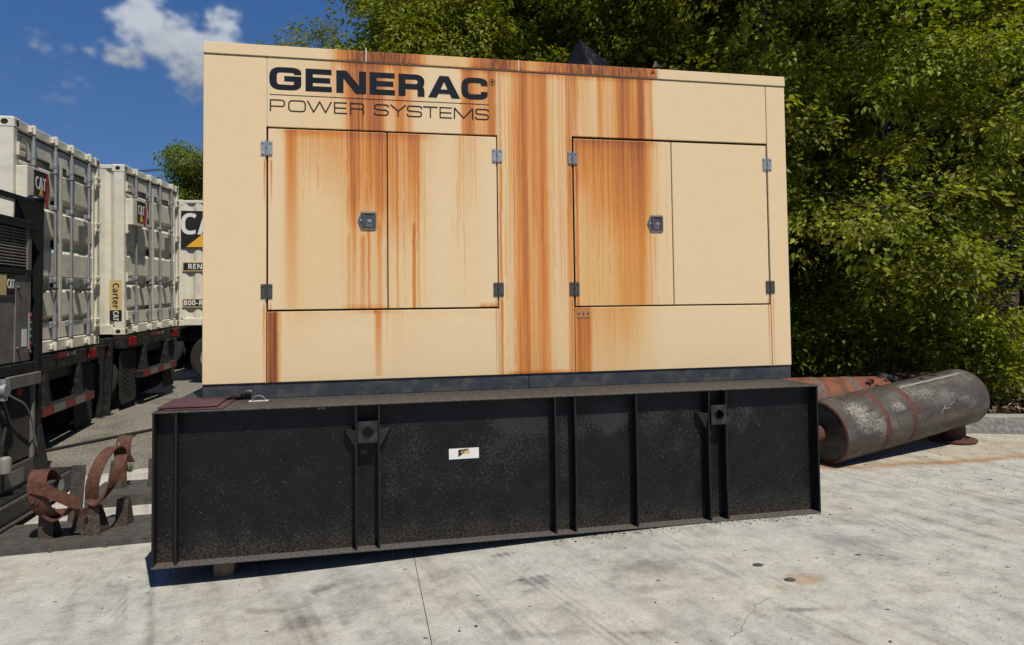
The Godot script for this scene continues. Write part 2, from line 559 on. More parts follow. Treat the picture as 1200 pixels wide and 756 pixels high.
func build_ground() -> void:
	var big := noise(61, 0.55, 4)
	var mid := noise(62, 2.2, 4)
	var speck := noise(63, 9.0, 3)
	var drag := noise(64, 1.0, 4)
	var stains := [[1.70, 4.08, .18, .08, .62], [1.50, 3.98, .18, .04, .40], [1.36, 4.42, .08, .05, .35], [1.72, 3.70, .09, .035, .45], [1.95, 3.5, .12, .05, .3]]
	var darks := [[.13, 4.20, .15, .13, .50], [-.08, 4.68, .10, .05, .45], [.83, 4.33, .36, .18, .26], [.82, 4.01, .20, .07, .24], [-1.19, 4.30, .13, .06, .40], [-1.46, 4.03, .17, .06, .34], [-1.11, 3.84, .20, .10, .30], [-1.0, 4.1, .40, .25, .16], [1.13, 4.67, .24, .07, .20], [1.54, 3.69, .16, .04, .45], [.02, 3.55, .22, .07, .32], [-2.5, 3.75, .16, .05, .22], [-2.0, 3.5, .15, .05, .2], [.62, 3.5, .1, .04, .3], [2.3, 4.7, .5, .10, .14], [2.7, 5.1, .7, .09, .14], [1.95, 5.25, .4, .1, .14], [3.0, 4.2, .6, .1, .12]]
	# bundles of drag lines: [x, d, end x, end d, half width, lines, strength]
	var drags := [[-.17, 4.86, .55, 3.42, .11, 5, .16], [.21, 4.79, .59, 3.42, .08, 4, .12], [-.33, 4.57, .15, 3.43, .10, 4, .10], [-2.38, 4.42, -2.30, 3.90, .10, 5, .10], [-2.89, 5.0, -2.72, 4.3, .12, 5, .09], [2.78, 5.67, 2.84, 4.3, .14, 5, .10], [2.03, 3.9, 2.2, 3.2, .12, 4, .11], [1.1, 5.1, 1.5, 3.9, .14, 5, .07], [4.0, 5.9, 4.6, 4.6, .18, 5, .08]]
	var col := func(x: float, d: float) -> Color:
		var t := 1.0 + big.get_noise_2d(x, d) * 0.16 + mid.get_noise_2d(x, d) * 0.13 + speck.get_noise_2d(x, d) * 0.05 - 0.60 * maxf(0.0, mid.get_noise_2d(x * 1.7 + 5.0, d * 1.7 + 8.0) - 0.30)
		# drag marks of the trowel and of things hauled across, running to the lower right
		var along := x * 0.46 - d * 0.89
		var across := x * 0.89 + d * 0.46
		var dr := drag.get_noise_2d(across * 5.0, along * 0.30)
		t += dr * 0.38 * sm(0.55 + big.get_noise_2d(x + 30.0, d) * 1.6)
		var dr2 := drag.get_noise_2d(across * 13.0 + 40.0, along * 0.35)
		t += maxf(-0.4, dr2) * 0.48 * sm((drag.get_noise_2d(across * 1.1 + 90.0, along * 0.25) - 0.02) / 0.35)
		for q in drags:
			var e := Vector2(q[2] - q[0], q[3] - q[1])
			var ln := e.length()
			var r := Vector2(x - q[0], d - q[1])
			var al := r.dot(e / ln)
			if al < -0.1 or al > ln + 0.15: continue
			var ac: float = (r.x * e.y - r.y * e.x) / ln / q[4]
			if absf(ac) > 1.0: continue
			var fade := sm((al + 0.1) / 0.3) * sm((ln + 0.15 - al) / 0.4) * sm((1.0 - absf(ac)) / 0.3)
			t += fade * q[6] * 1.7 * (0.30 + 0.9 * cos(ac * q[5] * PI * 0.9) + drag.get_noise_2d(ac * 6.0, al * 1.5) * 0.8)
		var c := Color(t, t, t)
		# clouds of warmer dust and of cold damp
		var w := mid.get_noise_2d(x * 0.5 + 70.0, d * 0.5) * 0.06
		c = Color(c.r * (1.0 + w), c.g, c.b * (1.0 - w * 1.2))
		for s in darks:
			var q := Vector2((x - s[0]) / s[2], (d - s[1]) / s[3]).length() + mid.get_noise_2d(x * 2.0 + 9.0, d * 2.0) * 0.9
			var a: float = minf(0.8, sm(1.15 - q) * s[4] * 1.9)
			c = c.lerp(Color(c.r * 0.36, c.g * 0.36, c.b * 0.38), a)
		for s in stains:
			var q := Vector2((x - s[0]) / s[2], (d - s[1]) / s[3]).length() + mid.get_noise_2d(x * 2.0, d * 2.0) * 0.8
			c = c.lerp(Color(.78, .50, .27), sm(1.2 - q) * s[4])
		# the rusty run-off below the old silencers
		if x > 2.7:
			var edge := 6.74 + 0.10 * sin(x * 1.7 - 0.6) + mid.get_noise_2d(x * 0.7, 4.0) * 0.10 + 0.20 * sm((x - 4.2) / 1.6)
			var k := d - edge
			if k > -0.10 and k < 1.25:
				var rim := exp(-pow((k - 0.05) / 0.065, 2.0)) * (0.75 + mid.get_noise_2d(x * 1.5, 9.0) * 0.8)
				var fill := sm((k + 0.02) / 0.10) * sm((1.25 - k) / 0.7) * 0.42
				c = c.lerp(Color(.86, .70, .46), clampf(fill, 0.0, 1.0))
				c = c.lerp(Color(.78, .44, .20), clampf(rim, 0.0, 0.85))
		return c
	# the base sheet out to the horizon: worn asphalt of the yard
	var far := MB.new()
	far.colored = true
	var rad := [0.0, 1.5, 3.0, 4.5, 6.0, 7.5, 9.0, 10.5, 12.0, 14.0, 18.0, 26.0, 45.0, 90.0, 180.0, 330.0]
	var asph := func(x: float, d: float) -> Color:
		var t := 0.97 + big.get_noise_2d(x * 1.2, d * 1.2) * 0.42 + mid.get_noise_2d(x, d) * 0.36 + speck.get_noise_2d(x, d) * 0.2
		return Color(t, t, t * 0.98)
	for r in rad.size():
		for i in 96:
			var a := TAU * i / 96.0
			var x: float = cos(a) * rad[r]
			var d: float = sin(a) * rad[r] + 5.0
			far.v.append(V(x, ground_y(x, d) - 0.05, d))
			far.n.append(Vector3.UP)
			far.uv.append(Vector2.ZERO)
			far.c.append(asph.call(x, d))
	for r in rad.size() - 1:
		for i in 96:
			var a := r * 96 + i
			var b := r * 96 + (i + 1) % 96
			far.ix.append_array([a, b, a + 96, b, b + 96, a + 96])
	tag(obj("ground", far, M.asphalt), "", "", "", "structure")
	patch("yard_asphalt", [Vector2(-12, 3.0), Vector2(-1.5, 8.35), Vector2(-1.5, 17.5), Vector2(-12, 17.5)], 110, 110, -0.004, M.asphalt, asph)
	# the concrete apron: slabs with open joints between them
	var A0 := Vector2(-0.230, 2.6)
	var A1 := Vector2(-1.52, 8.55)
	var B0 := Vector2(4.12, 2.6)
	var B1 := Vector2(3.16, 8.43)
	var g := Vector2(0.0022, 0)
	patch("concrete_slab", [Vector2(-6.5, 2.6), A0 - g, A1 - g, Vector2(-7.6, 5.45)], 420, 230, 0.0, M.concrete, col, 0.1)
	patch("concrete_slab_001", [A0 + g, B0 - g, B1 - g, A1 + g], 400, 380, 0.0, M.concrete, col, 0.1)
	patch("concrete_slab_002", [B0 + g, Vector2(10.5, 2.6), Vector2(10.5, 7.30), B1 + g], 150, 190, 0.0, M.concrete, col, 0.1)
	crack("slab_crack", [Vector2(1.05, 3.40), Vector2(1.13, 3.50), Vector2(1.29, 3.75), Vector2(1.44, 3.88)], .0013)
	patch("concrete_slab_003", [Vector2(-9, -12), Vector2(12, -12), Vector2(12, 2.592), Vector2(-9, 2.592)], 60, 60, 0.0, M.concrete, col, 0.1)

func crack(called: String, pts: Array, wide: float) -> void:
	# a hairline in the slab, open a few millimetres
	var r := RandomNumberGenerator.new()
	r.seed = int(pts[0].x * 1000.0)
	var b := MB.new()
	var p := []
	for i in pts.size() - 1:
		for k in 7:
			var q: Vector2 = (pts[i] as Vector2).lerp(pts[i + 1], k / 7.0) + Vector2(r.randfn(0, .008), r.randfn(0, .010))
			p.append(V(q.x, ground_y(q.x, q.y) + 0.0015, q.y))
	for i in p.size() - 1:
		var t: Vector3 = (p[i + 1] - p[i]).normalized()
		var s := Vector3(-t.z, 0, t.x) * wide * r.randf_range(.5, 1.0)
		b.poly([p[i] - s, p[i] + s, p[i + 1] + s, p[i + 1] - s], Vector3.UP)
	tag(obj(called, b, M.crack), "", "", "", "structure")

func bank_y(x: float, d: float) -> float:
	var e := d - kerb_d(x) - 0.16
	var y := ground_y(x, d) + 0.13 + 0.03 * sm(e / 1.5) + 0.05 * sm((e - 3.6) / 1.0)
	y += sm((e - 5.5) / 14.0) * 5.6 * sm((x + 3.5) / 5.0)
	return y

func kerb_d(x: float) -> float:
	return 8.46 + (5.81 - x) * 0.235 if x > 5.81 else 8.46 + (5.81 - x) * 0.02

func build_bank() -> void:
	# the kerb: pieces two metres long, butted
	var kerb := Node3D.new()
	kerb.name = "kerb"
	add_child(kerb)
	tag(kerb, "", "", "", "structure")
	var x := -1.4
	while x < 11.0:
		var b := MB.new()
		var x1 := x + 1.994
		var p := [V(x, 0, kerb_d(x)), V(x1, 0, kerb_d(x1))]
		var dir: Vector3 = (p[1] - p[0]).normalized()
		var out := Vector3(-dir.z, 0, dir.x)
		if out.z < 0: out = -out
		var sec := [Vector2(0.02, -0.15), Vector2(0.0, 0.135), Vector2(-0.02, 0.155), Vector2(-0.13, 0.157), Vector2(-0.15, 0.14), Vector2(-0.15, -0.15)]
		var ends := []
		for q in p:
			var ring := []
			var gy := ground_y(q.x, -q.z)
			for s in sec: ring.append(q + out * s.x + Vector3(0, gy + s.y, 0))
			ends.append(ring)
		for i in sec.size() - 1:
			var nrm := Vector2(sec[i + 1].y - sec[i].y, -(sec[i + 1].x - sec[i].x))
			b.poly([ends[0][i], ends[0][i + 1], ends[1][i + 1], ends[1][i]], out * nrm.x + Vector3(0, nrm.y, 0))
		b.poly(ends[0], -dir)
		b.poly(ends[1], dir)
		obj("kerb_stone", b, M.kerb, kerb)
		x += 2.0
	# the bank behind it and the wooded hillside
	var m := MB.new()
	var bump := noise(71, 0.8, 4)
	var nx := 90
	var nd := 70
	for j in nd + 1:
		for i in nx + 1:
			var px := -4.0 + 34.0 * pow(float(i) / nx, 1.25)
			var d := kerb_d(px) + 0.155 + 38.0 * pow(float(j) / nd, 1.7)
			m.v.append(V(px, bank_y(px, d) + bump.get_noise_2d(px, d) * 0.05 * sm((d - kerb_d(px) - 0.16) / 0.5), d))
			m.n.append(Vector3.UP)
			m.uv.append(Vector2.ZERO)
			m.c.append(Color.WHITE)
	for j in nd:
		for i in nx:
			var a := j * (nx + 1) + i
			m.ix.append_array([a, a + nx + 1, a + 1, a + 1, a + nx + 1, a + nx + 2])
	var st := SurfaceTool.new()
	st.create_from(m.mesh(), 0)
	st.generate_normals()
	tag(obj("hillside", st.commit(), M.soil), "", "", "", "structure")
	# the lane that passes behind the bank on the right
	var l := MB.new()
	var lane := [Vector2(7.6, 11.6), Vector2(8.6, 11.9), Vector2(9.8, 12.3), Vector2(11.5, 13.0), Vector2(14.0, 14.2), Vector2(18.0, 16.0)]
	for i in lane.size():
		var p: Vector2 = lane[i]
		var t: Vector2 = (lane[mini(i + 1, lane.size() - 1)] - lane[maxi(i - 1, 0)]).normalized()
		var q := Vector2(-t.y, t.x)
		for k in 5:
			var r := p + q * lerpf(-0.75, 1.6, k / 4.0)
			l.v.append(V(r.x, bank_y(r.x, r.y) + 0.06, r.y))
			l.n.append(Vector3.UP)
			l.uv.append(Vector2.ZERO)
			l.c.append(Color.WHITE)
	for i in lane.size() - 1:
		for k in 4:
			var a := i * 5 + k
			l.ix.append_array([a, a + 1, a + 5, a + 1, a + 6, a + 5])
	tag(obj("path", l, M.lane), "", "", "", "structure")

# ------------------------------------------------------------------ trees
func leaf_spray(s: int, length: float, wide: float, count: int, leaf: float, base: Color, tip: Color, droop: float) -> ArrayMesh:
	# one spray of leaves along +z on a thin twig, leaves hanging at its sides
	var r := RandomNumberGenerator.new()
	r.seed = s
	var b := MB.new()
	b.colored = true
	for i in count:
		var t := pow(r.randf(), 0.8)
		var side := -1.0 if i % 2 else 1.0
		var spread := wide * sqrt(r.randf()) * (0.35 + 0.65 * sin(PI * clampf(t * 0.85 + 0.12, 0, 1)))
		var o := Vector3(side * spread, r.randfn(0.0, 0.10) * length - droop * t * t * length - spread * 0.25, t * length)
		var dir := Vector3(side * r.randf_range(0.2, 1.0), r.randf_range(-1.1, 0.25), r.randf_range(0.1, 1.0)).normalized()
		var up := Vector3(r.randfn(0, 0.45), 1.0, r.randfn(0, 0.45)).normalized()
		var across := dir.cross(up).normalized()
		var nrm := across.cross(dir).normalized()
		var sz := leaf * r.randf_range(0.65, 1.25)
		var k := r.randf()
		var c := base.lerp(tip, k * k) * r.randf_range(0.75, 1.25)
		if r.randf() < 0.012: c = Color(.16, .085, .035)
		c.a = 1.0
		var mid := o + dir * sz * 0.45 - nrm * sz * 0.05
		var l := o + dir * sz * 0.40 + across * sz * 0.30 + nrm * sz * 0.07
		var rr := o + dir * sz * 0.40 - across * sz * 0.30 + nrm * sz * 0.07
		var e := o + dir * sz - nrm * sz * 0.12
		b.poly([o, l, mid], nrm, c)
		b.poly([o, mid, rr], nrm, c)
		b.poly([l, e, mid], nrm, c)
		b.poly([mid, e, rr], nrm, c)
	return b.mesh()

var sprays := {}

func make_sprays() -> void:
	for i in 4:
		sprays["broad%d" % i] = leaf_spray(100 + i, 0.60, 0.25, 50, 0.084, L(.185, .225, .027), L(.42, .435, .058), 0.42)
		sprays["small%d" % i] = leaf_spray(200 + i, 0.60, 0.28, 52, 0.072, L(.215, .250, .034), L(.37, .375, .055), 0.15)
		sprays["far%d" % i] = leaf_spray(300 + i, 1.0, 0.5, 60, 0.13, L(.15, .20, .032), L(.26, .31, .05), 0.15)

func crown_of(kind: String, leaf_mat: Material, places: Array, parent: Node) -> void:
	# places: [Transform3D, tint]; one part for the leaves that nobody could count
	var k := 0
	for i in 4:
		var mine := []
		for q in places.size():
			if q % 4 == i: mine.append(places[q])
		if mine.is_empty(): continue
		var mm := MultiMesh.new()
		mm.transform_format = MultiMesh.TRANSFORM_3D
		mm.use_colors = true
		mm.mesh = sprays["%s%d" % [kind, i]]
		mm.instance_count = mine.size()
		for q in mine.size():
			mm.set_instance_transform(q, mine[q][0])
			mm.set_instance_color(q, mine[q][1])
		var o := MultiMeshInstance3D.new()
		o.multimesh = mm
		o.material_override = leaf_mat
		o.name = "foliage" if k == 0 else "foliage_%03d" % k
		k += 1
		parent.add_child(o, true)
		o.set_meta("kind", "stuff")

func spray_at(r: RandomNumberGenerator, p: Vector3, out: Vector3, size: float) -> Array:
	var z := (out + Vector3(r.randfn(0, 0.35), r.randfn(-0.05, 0.25), r.randfn(0, 0.35))).normalized()
	var x := Vector3.UP.cross(z)
	if x.length() < 0.1: x = Vector3.RIGHT
	x = x.normalized()
	var y := z.cross(x).normalized()
	var b := Basis(x, y, z).rotated(z, r.randfn(0, 0.45))
	var t := r.randf_range(0.62, 1.25)
	var warm := r.randf_range(-0.12, 0.14)
	return [Transform3D(b.scaled(Vector3.ONE * size * r.randf_range(0.75, 1.25)), p), Color(t * (1.0 + warm), t, t * (1.0 - warm * 0.5))]

func tree(called: String, s: int, x: float, d: float, height: float, crown_r: float, crown_from: float, limbs: int, per_limb: int, kind: String, leaf_mat: Material, trunk_r: float, size: float, label: String, group: String, lean := Vector2.ZERO, gy := -99.0) -> Node3D:
	var r := RandomNumberGenerator.new()
	r.seed = s
	var base_y := gy if gy > -90.0 else (bank_y(x, d) if d > kerb_d(x) else ground_y(x, d))
	var root := thing(called, V(x, base_y, d), 0.0, label, "tree", group)
	var wood := MB.new()
	var line := []
	var rad := []
	var wob := Vector2(r.randfn(0, 0.25), r.randfn(0, 0.25))
	var segs := 9
	for i in segs + 1:
		var t := float(i) / segs
		line.append(Vector3(lean.x * t * height + wob.x * sin(t * 4.0), t * height * 0.94 - (0.15 if i == 0 else 0.0), lean.y * t * height + wob.y * sin(t * 3.3 + 1.0)))
		rad.append(maxf(0.02, trunk_r * (1.0 - 0.85 * t) * (1.25 if i == 0 else 1.0)))
	wood.tube(line, rad, 9)
	obj("trunk", wood, M.bark, root)
	var bw := MB.new()
	var places := []
	for k in limbs:
		var t := lerpf(crown_from, 0.97, (k + r.randf() * 0.8) / limbs)
		var f := t * segs
		var p0: Vector3 = (line[int(f)] as Vector3).lerp(line[mini(int(f) + 1, segs)], f - int(f))
		var a := k * 2.4 + r.randfn(0, 0.5)
		var u := (t - crown_from) / (1.0 - crown_from)
		var reach := crown_r * (0.35 + 0.65 * sqrt(maxf(0.0, sin(PI * clampf(0.16 + u * 0.80, 0, 1))))) * r.randf_range(0.72, 1.12)
		var rise := lerpf(-0.05, 0.75, u) + r.randfn(0, 0.12)
		var out := Vector3(cos(a), 0, sin(a))
		var pts := []
		var rr := []
		var lr := trunk_r * 0.26 * (1.0 - 0.5 * t)
		for q in 5:
			var w := q / 4.0
			pts.append(p0 + out * reach * w + Vector3(r.randfn(0, 0.06) * reach * w, rise * reach * w - 0.14 * reach * w * w, r.randfn(0, 0.06) * reach * w))
			rr.append(maxf(0.006, lr * (1.0 - 0.85 * w)))
		bw.tube(pts, rr, 5, false)
		for m in per_limb:
			var w := lerpf(0.25, 1.0, pow(r.randf(), 0.75))
			var g := w * 4.0
			var q0: Vector3 = (pts[mini(int(g), 3)] as Vector3).lerp(pts[mini(int(g), 3) + 1], g - mini(int(g), 3))
			var a2 := a + r.randfn(0, 0.95)
			var o2 := Vector3(cos(a2), r.randfn(0.12, 0.32), sin(a2)).normalized()
			var ln := r.randf_range(0.35, 1.0) * crown_r * 0.36
			var e := q0 + o2 * ln - Vector3(0, ln * 0.12, 0)
			bw.tube([q0, q0.lerp(e, 0.5) + Vector3(0, ln * 0.05, 0), e], [lr * 0.30, lr * 0.18, 0.004], 4, false)
			var cnt := 3 + r.randi() % 3
			for c in cnt:
				var v := lerpf(0.25, 1.0, (c + r.randf()) / cnt)
				var p := q0.lerp(e, v) + Vector3(r.randfn(0, 0.10), r.randfn(0, 0.07), r.randfn(0, 0.10)) * crown_r * 0.4
				places.append(spray_at(r, p, o2 + Vector3(r.randfn(0, 0.6), -0.10, r.randfn(0, 0.6)), size))
	obj("branches", bw, M.bark, root)
	crown_of(kind, leaf_mat, places, root)
	return root

func shrub(called: String, s: int, x: float, d: float, tall: float, wide: float, count: int, kind: String, size: float, label: String, category: String, group := "") -> void:
	var r := RandomNumberGenerator.new()
	r.seed = s
	var root := thing(called, V(x, bank_y(x, d) if d > kerb_d(x) else ground_y(x, d), d), 0.0, label, category, group)
	var bw := MB.new()
	var places := []
	var stems := 7
	for k in stems:
		var a := k * 2.4 + r.randf()
		var e := Vector3(cos(a) * wide * r.randf_range(0.3, 0.9), tall * r.randf_range(0.55, 1.0), sin(a) * wide * r.randf_range(0.3, 0.9))
		var md := Vector3(e.x * 0.3, e.y * 0.6, e.z * 0.3)
		bw.tube([Vector3(r.randfn(0, .05), -0.05, r.randfn(0, .05)), md, e], [0.018, 0.012, 0.004], 5, false)
		for c in count / stems:
			var v := pow(r.randf(), 0.6)
			var p := md.lerp(e, v) if v > 0.3 else md * (0.3 + v * 2.0)
			p += Vector3(r.randfn(0, 0.22) * wide, r.randfn(0, 0.12) * tall, r.randfn(0, 0.22) * wide)
			p.y = maxf(p.y, 0.05)
			places.append(spray_at(r, p, Vector3(p.x, 0.1 * tall, p.z) + Vector3(0, 0, 0.15), size))
	obj("stems", bw, M.bark, root)
	crown_of(kind, M.leaf, places, root)

func build_woods() -> void:
	make_sprays()
	var near := "broad-leaved trees along the edge of the wood"
	# [seed, x, d, height, crown radius, crown from, limbs, per limb, lean x, lean toward viewer, label]
	var front := [
		[1, 4.3, 11.2, 10.0, 3.4, .20, 28, 12, -.02, .05, "bushy broad-leaved tree just right of the generator with branches down to the kerb"],
		[2, 6.3, 11.9, 10.5, 3.1, .22, 28, 12, .03, .06, "large broad-leaved tree behind the long black silencer"],
		[3, 9.7, 13.0, 10.5, 3.1, .42, 24, 12, .02, .05, "leafy tree at the right edge overhanging the lane"],
		[4, 3.3, 13.8, 10.5, 2.8, .25, 22, 11, .0, .04, "tall leafy tree rising behind the right end of the generator roof"],
		[5, 11.9, 13.6, 11.0, 3.3, .42, 24, 12, .0, .05, "leafy tree on the far right beyond the lane"]]
	for t in front:
		tree("broadleaf_tree", t[0], t[1], t[2], t[3], t[4], t[5], t[6], t[7], "broad", M.leaf, 0.11, 1.0, t[10], near, Vector2(t[8], t[9]))
	var second := "trees deeper in the wood"
	var back := [
		[11, 3.4, 15.0, 13.0, 3.0, "slim tall tree in the second row right of the generator"],
		[12, 5.6, 15.2, 13.5, 3.2, "tall tree in the second row above the rusty silencer"],
		[13, 8.0, 15.0, 13.0, 3.2, "tall tree in the second row behind the overhanging tree"],
		[14, 10.6, 16.0, 13.0, 3.3, "tall tree in the second row at the far right"],
		[15, 13.6, 17.0, 13.0, 3.4, "last tall tree of the second row on the right"],
		[16, 1.0, 16.0, 13.0, 3.0, "thin-trunked tall tree right of the black hood on the roof"]]
	for t in back:
		tree("woodland_tree", t[0], t[1], t[2], t[3], t[4], .14 if t[1] < 7.0 else .42, 26, 12, "broad", M.leaf, 0.11, 1.15, t[5], second)
	var sunny := "sunlit small-leaved trees behind the generator"
	var left := [
		[21, -1.0, 14.6, 8.9, 2.35, .30, "sunlit small-leaved tree left of the lettering, edge of the wood against blue sky"],
		[22, 1.1, 15.2, 9.6, 2.5, .30, "sunlit small-leaved tree behind the middle of the generator roof"],
		[23, 2.4, 17.4, 11.0, 2.7, .30, "sunlit small-leaved tree behind the black hood on the roof"],
		[24, -.5, 18.2, 11.6, 2.8, .30, "taller small-leaved tree behind the sunlit pair"],
		[25, .15, 12.7, 7.0, 1.7, .40, "low sunlit tree whose top shows just above the middle of the roof trim"],
		[26, 1.75, 13.0, 7.3, 1.7, .40, "low sunlit tree whose top shows just left of the black hood"],
		[27, -1.35, 13.2, 7.2, 1.5, .40, "low sunlit tree whose top shows above the first letters"]]
	for t in left:
		tree("small_leaved_tree", t[0], t[1], t[2], t[3], t[4], t[5], 28, 13, "small", M.leaf, 0.14, 1.12, t[6], sunny)
	tree("young_tree", 31, -4.75, 16.6, 8.15, 1.25, .35, 20, 8, "small", M.leaf, 0.07, 1.0, "young tree with a sparse top showing just above the left half of the roof", "", Vector2(.02, 0))
	var deep := "dark trees filling the wood behind"
	for i in 7:
		tree("background_tree", 41 + i, 1.5 + i * 2.9 + (i % 2) * 0.7, 20.5 + (i % 3) * 1.6, 13.0, 3.4, .08 if i < 4 else .22, 26, 11, "far", M.leaf, 0.16, 1.25, ["dark background tree deep behind the roof's right half", "dark background tree seen through the gap beside the roof corner", "dark background tree deep behind the black silencer", "dark background tree beyond the second row, right of centre", "dark background tree deep behind the lane", "dark background tree farther right beyond the lane", "dark background tree deepest at the right edge"][i], deep)
	var hz := "trees on the skyline behind the containers"
	tree("skyline_tree", 61, -20.6, 40.0, 9.2, 2.5, .20, 22, 10, "far", M.leaf, 0.25, 1.15, "rounded dark tree on the skyline just right of the second container", hz, Vector2.ZERO, 0.0)
	tree("skyline_tree", 62, -16.9, 41.0, 11.2, 3.1, .20, 24, 10, "far", M.leaf, 0.25, 1.15, "taller dark skyline tree beside the utility pole", hz, Vector2.ZERO, 0.0)
	tree("skyline_tree", 63, -13.2, 42.0, 11.0, 3.2, .20, 20, 9, "far", M.leaf, 0.25, 1.15, "skyline tree half hidden by the generator's left end", hz, Vector2.ZERO, 0.0)
	tree("skyline_tree", 64, -18.8, 44.0, 8.0, 3.0, .12, 20, 10, "far", M.leaf, 0.25, 1.15, "lower dark skyline tree between the two taller ones", hz, Vector2.ZERO, 0.0)
	var under := "low trees in the understorey"
	tree("understorey_tree", 91, 6.1, 12.8, 4.3, 1.7, .22, 18, 9, "broad", M.leaf, 0.05, .95, "low spreading tree behind the right end of the black silencer", under)
	tree("understorey_tree", 93, 9.3, 15.4, 4.2, 1.7, .25, 18, 9, "broad", M.leaf, 0.05, .95, "low spreading tree just beyond the lane", under)
	# understorey along the kerb
	var low := "shrubs along the kerb below the trees"
	shrub("shrub", 71, 6.35, 9.35, 1.25, .60, 150, "broad", .85, "bright green shrub at the right end of the black silencer", "shrub", low)
	shrub("shrub", 72, 5.75, 10.5, 1.5, .75, 120, "broad", .9, "leafy shrub in front of the trunk behind the black silencer", "shrub", low)
	shrub("shrub", 73, 4.2, 11.2, 1.1, .8, 150, "broad", .9, "low dark shrub in the shade above the rusty silencer", "shrub", low)
	shrub("shrub", 74, 3.3, 11.8, 1.5, .8, 140, "broad", .9, "dark shrub beside the generator's right end", "shrub", low)
	var slim := "slim bare-stemmed trees at the edge of the wood"
	tree("slim_tree", 81, 2.42, 12.4, 13.0, 1.6, .62, 14, 8, "broad", M.leaf, 0.055, 1.0, "slim pale trunk rising straight above the roof joint right of the black hood", slim, Vector2(.01, 0))
	tree("slim_tree", 82, 2.95, 12.9, 13.0, 1.6, .62, 14, 8, "broad", M.leaf, 0.05, 1.0, "second slim trunk, a little right of the straight one over the roof", slim, Vector2(-.01, 0))
	tree("slim_tree", 83, 3.35, 12.6, 13.0, 1.6, .62, 14, 8, "broad", M.leaf, 0.06, 1.0, "third slim trunk over the clean right half of the roof", slim, Vector2(.02, 0))
	for q in [[77, -11.2, "dark shrub behind the parked trailers, leftmost of three"], [78, -9.6, "dark shrub behind the parked trailers, middle of three"], [79, -8.1, "dark shrub behind the parked trailers, rightmost of three"]]:
		shrub("shrub", q[0], q[1], 20.6, 1.7, 1.1, 120, "far", 0.9, q[2], "shrub", "shrubs behind the trailers")
	# last year's leaves and small weeds on the bank
	var r := RandomNumberGenerator.new()
	r.seed = 99
	var lf := MB.new()
	lf.poly([Vector3(0, 0, -.035), Vector3(.022, .008, 0), Vector3(0, .002, .04), Vector3(-.022, .010, 0)], Vector3.UP)
	lf.colored = true
	var mm := MultiMesh.new()
	mm.transform_format = MultiMesh.TRANSFORM_3D
	mm.use_colors = true
	mm.mesh = lf.mesh()
	mm.instance_count = 15000
	for i in mm.instance_count:
		var x := r.randf_range(2.5, 12.5)
		var d := kerb_d(x) + 0.2 + 6.5 * pow(r.randf(), 1.5)
		var b := Basis.from_euler(Vector3(r.randfn(0, .5), r.randf() * TAU, r.randfn(0, .5))).scaled(Vector3.ONE * r.randf_range(.6, 1.5))
		mm.set_instance_transform(i, Transform3D(b, V(x, bank_y(x, d) + 0.03 + r.randf() * 0.02, d)))
		var k := r.randf()
		mm.set_instance_color(i, L(.20, .135, .075).lerp(L(.10, .06, .035), k) if r.randf() < 0.8 else L(.32, .26, .17))
	var o := MultiMeshInstance3D.new()
	o.multimesh = mm
	o.material_override = M.leaf_dry
	o.name = "leaf_litter"
	add_child(o)
	tag(o, "brown fallen leaves strewn over the bank behind the kerb", "leaf litter", "", "stuff")
	var wm := MultiMesh.new()
	wm.transform_format = MultiMesh.TRANSFORM_3D
	wm.use_colors = true
	wm.mesh = sprays["small1"]
	wm.instance_count = 420
	for i in wm.instance_count:
		var x := r.randf_range(5.0, 12.0)
		var d := kerb_d(x) + 0.3 + 2.6 * pow(r.randf(), 1.2)
		var q := spray_at(r, V(x, bank_y(x, d) + 0.06, d), Vector3(r.randfn(0, 1), .6, r.randfn(0, 1)), 0.32)
		wm.set_instance_transform(i, q[0])
		wm.set_instance_color(i, Color(1.1, 1.0, .8))
	var wo := MultiMeshInstance3D.new()
	wo.multimesh = wm
	wo.material_override = M.leaf
	wo.name = "ground_cover"
	add_child(wo)
	tag(wo, "low weeds growing through the leaf litter behind the kerb", "weeds", "", "stuff")

# ------------------------------------------------------------------ containers on their trailers
func corrugated(b: MB, x0: float, x1: float, y0: float, y1: float, pitch: float, deep: float, to_world: Callable) -> void:
	# trapezoid ribs: a wall in x, y whose outside is z = 0 and whose valleys lie «deep» behind it
	var xs := []
	var x := x0
	while x < x1 - 0.001:
		for q in [[0.0, 0.0], [0.26, 0.0], [0.50, 1.0], [0.76, 1.0]]:
			if x + q[0] * pitch < x1: xs.append([x + q[0] * pitch, -deep * q[1]])
		x += pitch
	xs.append([x1, 0.0])
	for i in xs.size() - 1:
		var a: Vector2 = Vector2(xs[i][0], xs[i][1])
		var c: Vector2 = Vector2(xs[i + 1][0], xs[i + 1][1])
		var o := Vector2(-(c.y - a.y), c.x - a.x)
		b.poly([to_world.call(a.x, y0, a.y), to_world.call(c.x, y0, c.y), to_world.call(c.x, y1, c.y), to_world.call(a.x, y1, a.y)], to_world.call(o.x, 0.0, o.y) - to_world.call(0.0, 0.0, 0.0))

func casting(b: MB, at: Vector3, sx: float, sy: float, sz: float) -> void:
	# a corner casting that reaches from the corner inwards
	b.box(at, at + Vector3(0.178 * sx, 0.118 * sy, 0.162 * sz), 0.012)

func oval(rx: float, ry: float, k := 12) -> Array:
	var p := []
	for i in k: p.append(Vector2(cos(TAU * i / k) * rx, sin(TAU * i / k) * ry))
	return p

